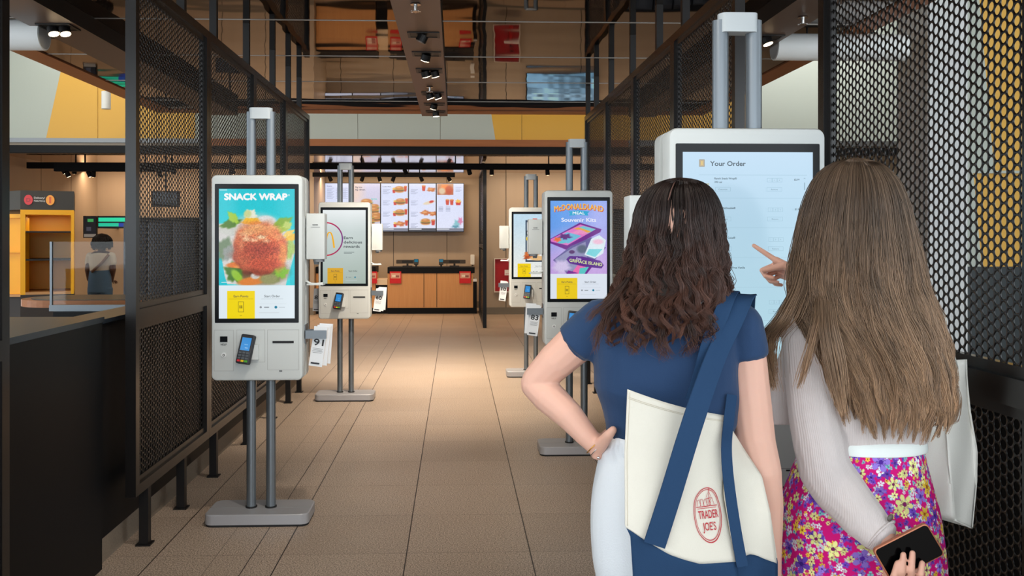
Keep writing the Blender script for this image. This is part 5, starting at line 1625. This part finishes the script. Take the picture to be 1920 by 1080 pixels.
def back(u, v):
    a, b_ = interp(eO, v), interp(eL, v)
    k = math.sin(PI * u) * .012
    return P(a[0] + (b_[0] - a[0]) * u, a[1] + (b_[1] - a[1]) * u, a[2] + (b_[2] - a[2]) * u + .006 + k)
mb = MB()
mb.grid(lambda u, v: front(u, v * vb(u)), 26, 40, 0, True)
vg = lambda u: np.interp(u, [0, .4, .55, 1.], [.765, .735, .74, .785])
mb.grid(lambda u, v: gus(u, v * vg(u)), 14, 40, 0, True)
mb.grid(lambda u, v: back(u, v * .75), 20, 30, 0, True)
me = mb.mesh('canvas_panel', M_canvas, True)
def solid(me, th, name, m, parent):
    me2 = evaluate(me, [('SOLIDIFY', dict(thickness=th, offset=-1 if th > 0 else 1))])
    me2.name = name; me2.materials.clear(); me2.materials.append(m)
    org = parent_origin(parent); me2.transform(Matrix.Translation(-org)); me2.update()
    return link(bpy.data.objects.new(name, me2), parent)
solid(me, .002, 'canvas_panel', M_canvas, bag)
mb = MB()
mb.grid(lambda u, v: front(u, vb(u) + (1 - vb(u)) * v, .0012), 26, 16, 0, True)
mb.grid(lambda u, v: gus(u, vg(u) + (1 - vg(u)) * v, .0012), 14, 16, 0, True)
mb.grid(lambda u, v: back(u, .75 + .25 * v), 20, 10, 0, True)
mb.add([front(u, 1.) for u in np.linspace(0, 1, 12)] + [gus(u, 1.) for u in np.linspace(.1, 1, 6)] + [back(u, 1.) for u in np.linspace(.1, .95, 10)], [tuple(range(28))])
solid(mb.mesh('base_panel', M_navyc, True), .002, 'base_panel', M_navyc, bag)
M_stitch = mat('stitch_thread', c(206, 196, 176), .8)
for v_ in (.034, .041): MB().tube([front(u, v_, .0006) for u in np.linspace(.01, .99, 30)], .0006, 6).build('stitch_line', M_stitch, bag, smooth=True)
MB().tube([front(.022, v, .0006) for v in np.linspace(.01, .64, 30)], .0006, 6).build('stitch_line', M_stitch, bag, smooth=True)
def strap(pts, name, w=.04, th=.0025):
    """pts: (px, py, D, widthwise px direction)"""
    rows = []
    Q = [P(*p[:3]) for p in pts]
    n = 40
    tt = np.linspace(0, len(Q) - 1, n)
    def cr(i, u):
        p0, p1, p2, p3 = Q[max(i - 1, 0)], Q[i], Q[i + 1], Q[min(i + 2, len(Q) - 1)]
        return .5 * ((2 * p1) + (p2 - p0) * u + (2 * p0 - 5 * p1 + 4 * p2 - p3) * u * u + (3 * p1 - p0 - 3 * p2 + p3) * u ** 3)
    C_ = [cr(min(int(t), len(Q) - 2), t - min(int(t), len(Q) - 2)) for t in tt]
    mb = MB(); vs = []
    for i, p in enumerate(C_):
        t = (C_[min(i + 1, n - 1)] - C_[max(i - 1, 0)]).normalized()
        k = min(int(tt[i]), len(pts) - 2); u = tt[i] - k
        nn = (Vector(pts[k][3]) * (1 - u) + Vector(pts[k + 1][3]) * u).normalized()
        s = t.cross(nn).normalized()
        nn = s.cross(t)
        for a, b_ in ((-1, 0), (-.96, 1), (.96, 1), (1, 0)): vs.append(p + s * a * w / 2 + nn * (b_ * th))
    fs = [(i * 4 + k, i * 4 + (k + 1) % 4, (i + 1) * 4 + (k + 1) % 4, (i + 1) * 4 + k) for i in range(n - 1) for k in range(4)]
    mb.add(vs, fs + [(3, 2, 1, 0), tuple(range(4 * n - 4, 4 * n))])
    return mb.build(name, M_navyc, bag, angle=50)
NB = tuple(-FW); NU = tuple(UPV - FW * .3); NF = tuple(FW)
strap([(1227, 1022, 1.883, NB), (1258, 925, 1.888, NB), (1290, 820, 1.905, NB), (1318, 735, 1.935, NB), (1346, 660, 1.985, NB), (1376, 596, 2.02, tuple(-FW + UPV * .3)), (1392, 560, 2.05, NU), (1400, 554, 2.11, tuple(UPV)), (1398, 572, 2.2, NF), (1392, 680, 2.245, NF)], 'strap', .047)
strap([(1298, 752, 1.985, NB), (1312, 710, 1.985, NB), (1330, 640, 1.995, NB), (1352, 590, 2.015, tuple(-FW + UPV * .3)), (1366, 554, 2.05, NU), (1374, 549, 2.12, tuple(UPV)), (1374, 580, 2.21, NF), (1370, 690, 2.245, NF)], 'strap', .034)
strap([(1392, 1062, 1.905, NB), (1378, 985, 1.915, NB), (1366, 900, 1.945, NB), (1362, 840, 1.975, NB), (1366, 790, 2.015, NB), (1372, 740, 2.03, NB)], 'strap', .024)
# red emblem: round outline, a little ship-like sketch, two lines of lettering
a = Art(.12, .12)
red = (190, 44, 58)
oval = lambda rx, ry: [(.060 + rx * math.cos(t) + .004 * math.sin(t), .058 + ry * math.sin(t)) for t in np.linspace(0, 2 * PI, 49)]
a.stroke(oval(.048, .056), .0022, red); a.stroke(oval(.0435, .0515), .0016, red)
a.text('TRADER', .062, .049, .016, red, w=.07, anchor='c', bold=.012); a.text('JOE\'S', .06, .026, .016, red, w=.046, anchor='c', bold=.012)
a.rect(.022, .071, .098, .0725, red); a.rect(.026, .068, .094, .069, red)
for q in range(5): a.stroke([(.026 + q * .012, .0735), (.03 + q * .012, .084 + .003 * (q % 2)), (.036 + q * .012, .086), (.04 + q * .012, .0735)], .0013, red)
a.stroke([(.07, .073), (.072, .112)], .002, red); a.stroke([(.062, .09), (.071, .106), (.08, .09)], .0013, red); a.stroke([(.06, .086), (.084, .088)], .0012, red)
U0, V0 = .63, .425
def onbag(x, y, l):
    u = U0 + (x - .0) / .12 * .345; v = V0 + (1 - y / .12) * .262
    return front(min(u, 1.), v, .0026 + l * .15) if u <= 1 else gus(0.001, v, .0026)
a.build('emblem', mat_attr('embroidery', rough=.7), bag, None, local=False, fn=onbag)

# ------------------------------------------------------------------ woman with the floral skirt
D2 = 2.22
w2 = thing('person', (P(1620, 900, D2).x, P(1620, 900, D2).y, 0), 'long light-brown-haired woman in pale knit top and floral skirt, pointing at the screen', 'person', 'women ordering at the big kiosk')
HC2 = P(1600, 398, 2.22); HF2 = (FW - RT * .35)
mb = MB()
head(mb, HC2, HF2)
mb.chain(PC([(1605, 470, 2.22, .05), (1612, 580, 2.22, .056)]))
torso2 = [(560, 1570, 1655, 2.22, .05), (590, 1525, 1705, 2.22, .075), (615, 1492, 1748, 2.22, .09), (660, 1488, 1752, 2.22, .102), (740, 1498, 1745, 2.22, .104), (820, 1514, 1728, 2.22, .1), (850, 1512, 1728, 2.22, .104), (930, 1488, 1742, 2.22, .125), (1040, 1482, 1748, 2.22, .12)]
mb.loft(rings([(y, xl + 9, xr - 9, D, hd - .012) for y, xl, xr, D, hd in torso2]), 28, p=2.3)
armL2 = [(1506, 628, 2.22, .048), (1524, 760, 2.18, .044), (1546, 880, 2.12, .038), (1570, 915, 2.09, .038), (1625, 975, 2.03, .031), (1662, 1014, 1.995, .024)]
mb.chain(PC(armL2))
# left hand holding the phone behind her back: palm behind it, fingers over the glass
wr = P(1664, 1018, 1.992)
for i, (kx, ky, tx, ty) in enumerate(((1668, 1096, 1683, 1056), (1686, 1094, 1694, 1040), (1704, 1092, 1711, 1037), (1722, 1088, 1729, 1056))):
    K = P(kx, ky, 1.972); q = P(kx + 1, ky + 6, 1.94); m2 = P((kx + tx) / 2 + 1, (ky + ty) / 2 + 4, 1.916); tp = P(tx, ty, 1.921)
    mb.cone(wr + RT * (.004 * i), .015, K, .0125, 12); mb.cone(K, .0105, q, .0084, 12); mb.cone(q, .0084, m2, .0078, 12); mb.cone(m2, .0078, tp, .0066, 12)
mb.cone(wr, .016, P(1690, 1050, 1.968), .013, 12); mb.cone(P(1690, 1050, 1.968), .012, P(1712, 1030, 1.966), .009, 12)
armR2 = [(1738, 632, 2.22, .048), (1736, 700, 2.36, .042), (1720, 726, 2.44, .038), (1640, 630, 2.52, .036), (1540, 552, 2.6, .03), (1496, 520, 2.625, .024)]
mb.chain(PC(armR2))
wp = P(1504, 522, 2.625); kn = P(1460, 502, 2.682); tipp = P(1418, 462, 2.722)
dd_ = kn - wp
nn_ = -RT * .8 - UPV * .45 - FW * .1
ss_ = UPV * .8 - RT * .5
hand(mb, wp, dd_, nn_, ss_, [(-.1, 0., 0.), (1.1, 1.5, .8), (1.2, 1.5, .8), (1.25, 1.5, .8)], dd_.normalized() * .7 + nn_ * .5 - UPV * .3, .98)
zf2 = 446 + 1.53 * F / D2
for x in (1560, 1668):
    mb.chain(PC([(x, 1000, D2, .075), (x, 1330, D2 + .01, .052), (x, 1380, D2, .052), (x, 1400, D2, .05), (x, zf2 - 48, D2 - .01, .036)]))
    mb.chain([(P(x, zf2 - 34, D2 - .02), .034), (P(x, zf2 - 24, D2 + .08), .028), (P(x, zf2 - 22, D2 + .15), .022)])
fuse(mb, 'body', M_skin2, w2, .0028, 3)
eyes(HC2, HF2, w2)
# knit top: fine ribs
M_knit = mat('pale_rib_knit', c(210, 200, 197), .85, spec=.15, sheen=.25)
nt = M_knit.node_tree
tc = nt.nodes.new('ShaderNodeTexCoord'); wv = nt.nodes.new('ShaderNodeTexWave'); wv.bands_direction = 'X'; wv.inputs['Scale'].default_value = 84; wv.inputs['Distortion'].default_value = .6; wv.inputs['Detail Scale'].default_value = 1
bp = nt.nodes.new('ShaderNodeBump'); bp.inputs['Strength'].default_value = .3; bp.inputs['Distance'].default_value = .002
nt.links.new(tc.outputs['Object'], wv.inputs['Vector']); nt.links.new(wv.outputs['Fac'], bp.inputs['Height']); nt.links.new(bp.outputs[0], nt.nodes['Principled BSDF'].inputs['Normal'])
mb = MB().loft(rings([(575, 1556, 1668, 2.22, .06)] + [(y, xl - 3, xr + 3, D, hd + .006) for y, xl, xr, D, hd in torso2[1:6]] + [(822, 1518, 1727, 2.22, .108)]), 36, p=2.35)
mb.chain(PC([(1508, 630, 2.22, .056), (1516, 700, 2.2, .058), (1526, 780, 2.17, .06), (1546, 876, 2.12, .062), (1574, 922, 2.09, .06), (1616, 968, 2.04, .052), (1640, 994, 2.02, .044)]))
mb.cyl(P(1616, 968, 2.04), P(1661, 1010, 2.0), .046, .034, 24)
mb.chain(PC([(1736, 634, 2.22, .056), (1736, 700, 2.36, .054), (1720, 722, 2.44, .052), (1640, 634, 2.52, .048), (1545, 556, 2.595, .04)]))
mb.loft([ring(y, xl, xr, D, .012) for y, xl, xr, D in ((640, 1470, 1530, 2.24), (720, 1442, 1510, 2.25), (796, 1440, 1512, 2.25))], 20, p=3)
def folds3(co):
    s = np.array([P(1546, 880, 2.12)]); d = np.sqrt(((co - s) ** 2).sum(1))
    w = .3 + np.exp(-(d / .16) ** 2)
    return .005 * nz(co, (7, 7, 15), 5.) * w + .0012 * nz(co, (20, 20, 30), 2.) * w
fuse(mb, 'knit_top', M_knit, w2, .0045, 4, folds3)
torus(P(1652, 1002, 2.008), P(1661, 1010, 2.0) - P(1616, 968, 2.04), .0385, .003).build('cuff_edge', M_knit, w2, smooth=True)
MB().ball(P(1669, 971, 1.985), (.006, .004, .009), 12, M=Matrix.Rotation(.5, 3, 'Y')).build('cuff_button', mat('button_grey', c(92, 84, 80), .4), w2, smooth=True)
mb = MB().loft(rings([(812, 1520, 1725, 2.22, .104), (820, 1514, 1728, 2.22, .112), (830, 1508, 1730, 2.22, .116), (837, 1507, 1730, 2.22, .1165)], 3), 48, p=2.2)
mb.build('undershirt', mat('undershirt_white', c(238, 244, 240), .8), w2, smooth=True)
# skirt with a printed floral pattern
def floral(U, V, seed=5):
    g = np.random.RandomState(seed)
    cl = np.empty(U.shape + (3,)); cl[:] = (212, 18, 122)
    u0, u1, v0, v1 = U.min(), U.max(), V.min(), V.max()
    kinds = [((232, 232, 150), (120, 30, 90), 6, .0), ((238, 196, 62), (150, 70, 30), 6, .0), ((112, 70, 184), (60, 30, 120), 5, .0), ((150, 120, 214), (80, 40, 150), 5, .0), ((226, 228, 236), (210, 60, 140), 5, .0), ((130, 196, 200), (60, 120, 150), 3, .0)]
    cells = []
    for (r0, r1, step, wts) in ((.004, .008, .0115, (.16, .08, .24, .10, .26, .16)), (.008, .013, .024, (.34, .12, .28, .14, .12, 0)), (.015, .024, .058, (.46, .24, .12, .18, 0, 0))):
        for y in np.arange(v0, v1, step):
            for x in np.arange(u0, u1, step):
                if g.rand() < (.62 if r1 < .02 else .75): cells.append((x + step * g.rand(), y + step * g.rand(), r0 + (r1 - r0) * g.rand(), g.choice(6, p=np.array(wts) / sum(wts)), g.rand() * 6.28, g.rand()))
    urow, vcol = U[0], V[:, 0]
    for (x, y, r, k, rot, rn) in cells:
        i0, i1 = np.searchsorted(urow, (x - r * 1.3, x + r * 1.3)); j0, j1 = np.searchsorted(vcol, (y - r * 1.3, y + r * 1.3))
        if i1 <= i0 or j1 <= j0: continue
        du, dv = U[j0:j1, i0:i1] - x, V[j0:j1, i0:i1] - y
        rr = np.sqrt(du * du + dv * dv) / r; th = np.arctan2(dv, du) + rot
        n = kinds[k][2]
        pet = .34 + .66 * np.abs(np.cos(th * n / 2)) ** .8
        m = rr < pet
        base = np.array(kinds[k][0], float) * (.9 + .2 * rn)
        sub = cl[j0:j1, i0:i1]
        shade = np.where((rr > .3) & (np.abs(np.sin(th * n / 2)) > .93), .78, 1.)[..., None]
        col = base * shade
        ctr = (rr < .24) | ((rr < .5) & (np.abs(np.cos(th * n)) < .22) & (r > .014))
        col = np.where(ctr[..., None], np.array(kinds[k][1], float), col)
        cl[j0:j1, i0:i1] = np.where(m[..., None], col, sub)
    return np.clip(cl, 0, 255) / 255
sk = rings([(824, 1514, 1722, 2.22, .108), (834, 1510, 1724, 2.22, .112), (858, 1501, 1728, 2.22, .119), (900, 1484, 1738, 2.22, .13), (950, 1468, 1750, 2.22, .142), (1010, 1462, 1758, 2.22, .146), (1080, 1458, 1764, 2.22, .146), (1300, 1448, 1772, 2.22, .16), (1500, 1440, 1780, 2.22, .175)], 10)
A_c = np.array([r[0] for r in sk]); A_u = np.array([r[1] for r in sk]); A_v = np.array([r[2] for r in sk])
ztop, zbot = A_c[0, 2], A_c[-1, 2]
zz = np.concatenate([np.arange(0, .42, .0015), np.arange(.42, ztop - zbot, .006)])
nu = 760
th = np.linspace(0, 2 * PI, nu)
idx = np.interp(ztop - zz, A_c[::-1, 2], np.arange(len(sk))[::-1])
def itp(A): return np.stack([np.interp(idx, np.arange(len(sk)), A[:, i]) for i in range(3)], 1)
cN, uN, vN = itp(A_c), itp(A_u), itp(A_v)
pk = 2 / 2.2
cs = np.sign(np.cos(th)) * np.abs(np.cos(th)) ** pk; sn = np.sign(np.sin(th)) * np.abs(np.sin(th)) ** pk
fold = 1 + (.012 * np.sin(th * 23 + 1) * np.exp(-zz[:, None] / .03) + (.022 * np.sin(th * 9 + .6 * np.sin(th * 3)) + .012 * np.sin(th * 17 + 2)) * np.clip((zz[:, None] - .03) / .5, 0, 1))
V3 = cN[:, None] + (uN[:, None] * cs[None, :, None] + vN[:, None] * sn[None, :, None]) * fold[..., None]
UU, VV = np.meshgrid(th / (2 * PI) * 1.08, zz)
fl_ = floral(UU, VV)
fl_ = np.where(fl_ <= .04045, fl_ / 12.92, ((fl_ + .055) / 1.055) ** 2.4)
me = bpy.data.meshes.new('skirt')
nv = len(zz)
VS = (V3 - np.array(w2.location)).reshape(-1, 3)
ii = (np.arange(nv - 1)[:, None] * nu + np.arange(nu - 1)[None]).reshape(-1)
Fq = np.stack([ii, ii + nu, ii + nu + 1, ii + 1], 1)
me.vertices.add(len(VS)); me.vertices.foreach_set('co', VS.reshape(-1).astype(np.float32))
me.loops.add(Fq.size); me.loops.foreach_set('vertex_index', Fq.reshape(-1).astype(np.int32))
me.polygons.add(len(Fq)); me.polygons.foreach_set('loop_start', np.arange(0, Fq.size, 4, dtype=np.int32))
me.update(calc_edges=True); me.polygons.foreach_set('use_smooth', [True] * len(Fq))
at = me.color_attributes.new('Col', 'FLOAT_COLOR', 'POINT')
cc = np.ones((len(VS), 4), np.float32); cc[:, :3] = fl_.reshape(-1, 3)
at.data.foreach_set('color', cc.reshape(-1))
me.materials.append(mat_attr('floral_print', rough=.75, spec=.2)); me.update()
link(bpy.data.objects.new('skirt', me), w2)
shoes(w2, (1560, 1668), D2, zf2, mat('shoe_tan', c(170, 120, 84), .5), .95)
prof = [(296, 1601, 1605, 2.205, .002), (299, 1582, 1624, 2.21, .03), (306, 1562, 1645, 2.215, .055), (320, 1542, 1662, 2.22, .08), (345, 1526, 1680, 2.22, .1), (380, 1512, 1694, 2.22, .113), (420, 1502, 1704, 2.22, .118), (480, 1490, 1720, 2.21, .115), (540, 1482, 1736, 2.19, .108), (590, 1492, 1756, 2.17, .105), (640, 1520, 1772, 2.155, .1), (700, 1548, 1784, 2.145, .096), (760, 1562, 1784, 2.135, .09), (800, 1574, 1772, 2.13, .084), (826, 1584, 1756, 2.13, .08)]
ex = [([(1515, 450, 2.2), (1500, 540, 2.14), (1470, 600, 2.1), (1436, 636, 2.16), (1440, 690, 2.18), (1452, 735, 2.18)], 170, .012, .006, 1.2), ([(1535, 500, 2.18), (1535, 600, 2.085), (1518, 660, 2.07), (1496, 730, 2.07)], 60, .005, .004, 1), ([(1500, 520, 2.19), (1456, 620, 2.15), (1434, 650, 2.18)], 60, .008, .004, 1),
      ([(1545, 480, 2.17), (1552, 610, 2.07), (1566, 690, 2.05), (1580, 780, 2.04)], 120, .010, .004, 1), ([(1750, 640, 2.16), (1786, 740, 2.1), (1776, 790, 2.1), (1752, 800, 2.1)], 80, .010, .004, 1)]
hair_mesh('hair', prof, w2, M_hair, 260, 30, (-2.0, 1.95), lambda p: .0036, c(106, 86, 69), c(172, 136, 104), 23, hull=.86, hullcol=c(84, 66, 53)[:3], extra=ex, endvar=.13, spread=.06, waves_per_m=5, layers=.22, rad=.0008, edge=.09, taper=.4, end_amp=2.2)
# phone in her hand
ph = thing('smartphone', P(1692, 1045, 1.945), 'black smartphone in an orange-copper case held behind the floral skirt', 'phone')
ex_ = (P(1733, 984, 1.935) - P(1641, 1031, 1.945)); L_ = ex_.length + .012; ex_.normalize()
ny = -(FW * .97 - UPV * .12); ny = (ny - ex_ * ny.dot(ex_)).normalized(); ez = ex_.cross(-ny).normalized()
if ez.z < 0: ez = -ez
Mp = Matrix((ex_, -ny, ez)).transposed().to_4x4()
tl_ = P(1641, 1031, 1.945) - ph.location
Mp = Matrix.Translation(tl_) @ Mp @ T(-.005, 0, -.074)
MB().prism(rrect(0, L_, 0, .076, .01), Mp, .011, 0, .002).build('case', mat('case_copper', c(176, 106, 74), .35, metal=.3), ph, local=True, angle=35)
MB().prism(rrect(.003, L_ - .003, .003, .073, .008), Mp @ T(0, -.0012, 0), .003).build('glass', mat('phone_glass', c(3, 3, 4), .1, spec=.12), ph, local=True)

# ---- white canvas bag on her far arm
bag2 = thing('tote_bag', (P(1780, 850, 2.3).x, P(1780, 850, 2.3).y, P(1780, 990, 2.3).z), 'plain off-white canvas bag hanging beside the floral skirt', 'bag')
eA = [(0, 1742, 678, 2.33), (.3, 1728, 770, 2.32), (.6, 1716, 860, 2.31), (1, 1722, 962, 2.31)]
eB = [(0, 1769, 676, 2.28), (.3, 1772, 770, 2.27), (.6, 1778, 860, 2.26), (1, 1790, 975, 2.26)]
eC = [(0, 1811, 674, 2.31), (.1, 1812, 710, 2.31), (.3, 1818, 770, 2.31), (.55, 1831, 845, 2.31), (.75, 1830, 905, 2.31), (1, 1822, 990, 2.31)]
def strip(e0, e1, u, v, dd=0.):
    a, b_ = interp(e0, v), interp(e1, v)
    return P(a[0] + (b_[0] - a[0]) * u, a[1] + (b_[1] - a[1]) * u, a[2] + (b_[2] - a[2]) * u + dd + .006 * math.sin(5 * u + 7 * v))
mb = MB()
mb.grid(lambda u, v: strip(eA, eB, u, v), 10, 30, 0, True); mb.grid(lambda u, v: strip(eB, eC, u, v), 12, 30, 0, True)
mb.grid(lambda u, v: strip(eC, eA, u, v, .05 * math.sin(PI * u)), 14, 30, 0, True)
solid(mb.mesh('canvas_panel', M_canvas, True), .002, 'canvas_panel', mat('canvas_white', c(232, 230, 222), .85, spec=.15, bump=(420, .3, .002)), bag2)
mb = MB().tube([P(*interp(eC, v)) for v in np.linspace(0, 1, 24)], .0028, 8).tube([strip(eB, eC, u, 1.) for u in np.linspace(0, 1, 8)], .0026, 8)
mb.build('seam', mat('canvas_white'), bag2, smooth=True)
strp = [P(1758, 690, 2.325), P(1772, 650, 2.33), P(1768, 600, 2.32), P(1752, 570, 2.25), P(1756, 590, 2.14), P(1778, 650, 2.15), P(1790, 690, 2.29)]
MB().tube(strp, .009, 10).build('handle', mat('canvas_white'), bag2, smooth=True)

# ------------------------------------------------------------------ worker far behind
D3 = 12.6
w3 = thing('person', (P(190, 550, D3).x, P(190, 550, D3).y, 0), 'person with dark hair, cream T-shirt and blue jeans standing far behind the glass divider', 'person')
HC3 = P(191, 456, D3); HF3 = FW - RT * .5
mb = MB(); head(mb, HC3, HF3, 12)
mb.chain([(HC3 - UPV * .08, .05), (HC3 - UPV * .2, .055)])
tor = [(471, 178, 203, D3, .07), (478, 168, 212, D3, .09), (490, 168, 210, D3, .1), (505, 170, 205, D3, .1), (520, 168, 207, D3, .11), (545, 166, 209, D3, .13)]
mb.loft(rings(tor), 20)
mb.chain(PC([(170, 480, D3, .05), (165, 505, D3 - .02, .042), (167, 524, D3 + .1, .03), (175, 528, D3 + .2, .028)])); mb.chain(PC([(209, 480, D3, .05), (212, 505, D3, .042), (209, 526, D3 + .15, .03)]))
hand(mb, P(176, 528, D3 + .21), FW, -UPV, RT, [(.3, .4, .3)] * 4, FW + RT, 1.); hand(mb, P(209, 527, D3 + .17), FW, -UPV, -RT, [(.3, .4, .3)] * 4, FW - RT, 1.)
zf3 = 446 + 1.53 * F / D3
for x in (178, 199): mb.chain(PC([(x, 545, D3, .08), (x, 590, D3, .055), (x, zf3 - 8, D3, .04)])); mb.chain([(P(x, zf3 - 4, D3), .035), (P(x, zf3 - 3.5, D3 + .16), .028)])
fuse(mb, 'body', M_skin3, w3, .008, 3)
eyes(HC3, HF3, w3)
mb = MB().loft(rings([(473, 180, 201, D3, .075)] + [(y, a - 1, b_ + 1, D, h + .012) for y, a, b_, D, h in tor[1:4]] + [(508, 169, 206, D3, .115)]), 24)
mb.chain(PC([(170, 481, D3, .062), (167, 492, D3, .058)])); mb.chain(PC([(209, 481, D3, .062), (211, 492, D3, .058)]))
fuse(mb, 'tshirt', mat('tee_cream', c(214, 204, 188), .8), w3, .009, 3)
mb = MB().loft(rings([(506, 169.5, 206, D3, .112), (520, 167, 208, D3, .125), (548, 165, 210, D3, .14)]), 24)
for x in (177, 199): mb.loft([ring(y, x - w, x + w, D3, w / F * D3 * 1.1) for y, w in ((540, 12), (590, 10.5), (zf3 - 6, 11))], 20)
fuse(mb, 'jeans', mat('denim_blue', c(84, 112, 140), .8, bump=(40, .3, .01)), w3, .009, 3)
mb = MB().tube([P(204, 477, D3 - .1), P(192, 492, D3 - .14), P(172, 510, D3 - .13)], .02, 8)
mb.build('bag_strap', mat('strap_brown', c(120, 84, 56), .6), w3, smooth=True)
prof = [(438, 190, 192, D3, .01), (440, 182, 200, D3, .06), (445, 176, 206, D3, .1), (455, 172, 210, D3, .13), (464, 174, 208, D3 - .01, .12), (471, 179, 203, D3 - .03, .1)]
hair_mesh('hair', prof, w3, M_hair, 60, 8, (-2.2, 2.2), lambda p: .02, c(26, 20, 18), c(40, 28, 24), 5, rad=.006, M=14, hull=.75)
# ================================================================== LIGHT
w = bpy.data.worlds.new('daylight'); SC.world = w; w.use_nodes = True
bg = w.node_tree.nodes['Background']
bg.inputs[0].default_value = (.86, .94, 1., 1); bg.inputs[1].default_value = 3.4
def area(name, loc, aim, sx, sy, power, col):
    ld = bpy.data.lights.new(name, 'AREA'); ld.shape = 'RECTANGLE'; ld.size = sx; ld.size_y = sy; ld.energy = power; ld.color = col
    o = bpy.data.objects.new(name, ld); COL.objects.link(o); o.location = loc
    o.rotation_euler = (Vector(aim) - Vector(loc)).to_track_quat('-Z', 'Y').to_euler()
    return o
# wall-washing strips at the back walls; other area lamps are added, unseen fill
area('wall_wash', (-1.2, 18.9, 2.78), (-1.2, 19.6, 0), 3.2, .1, 45, (1, .72, .45))
area('wall_wash', (3.2, 17.3, 2.78), (3.2, 18.2, 0), 5, .1, 40, (1, .74, .5))
area('wall_wash', (-5, 17.3, 2.78), (-5, 18.2, 0), 4, .1, 50, (1, .70, .44))
area('counter_fill', (-1, 16, 2.78), (-1, 16.8, 0), 5, .6, 110, (1, .76, .52))  # added fill, brightens the counter front and the floor before it
area('void_fill', (0, 12.2, 4.6), (0, 12.9, 3.0), 12, .3, 62, (1, .97, .92))  # unseen fill added to brighten the bulkhead panels
area('void_fill', (5.6, 10.8, 4.6), (5.6, 12.9, 3.0), 3, .3, 55, (1, .97, .92))  # second added fill, aimed at the right end of the bulkhead
area('pickup_fill', (-5.2, 9.6, 4.6), (-5.2, 11, 0), 2.5, 1, 75, (1, .85, .62))  # added fill over the pick-up side, no fixture there
area('side_fill', (5.8, 6.0, 4.6), (5.6, 7.5, 0), 2.5, 3, 40, (1, .97, .92))  # added fill without a fixture, lifts the coloured wall and column
SC.view_settings.view_transform = 'Standard'
SC.view_settings.look = 'None'
SC.view_settings.gamma = 1
SC.view_settings.exposure = 0.0
SC.view_settings.use_curve_mapping = False
cy_ = SC.cycles
cy_.max_bounces = 8; cy_.diffuse_bounces = 4; cy_.glossy_bounces = 5; cy_.transmission_bounces = 6
cy_.sample_clamp_indirect = 6.0
cy_.use_denoising = True
_c = SHELF_FILL
area('shelf_fill', _c, (_c[0], _c[1] + .08, 0), .3, .3, 2.2, (1, .82, .55))  # unseen lamp added under the header to brighten the shelf interior
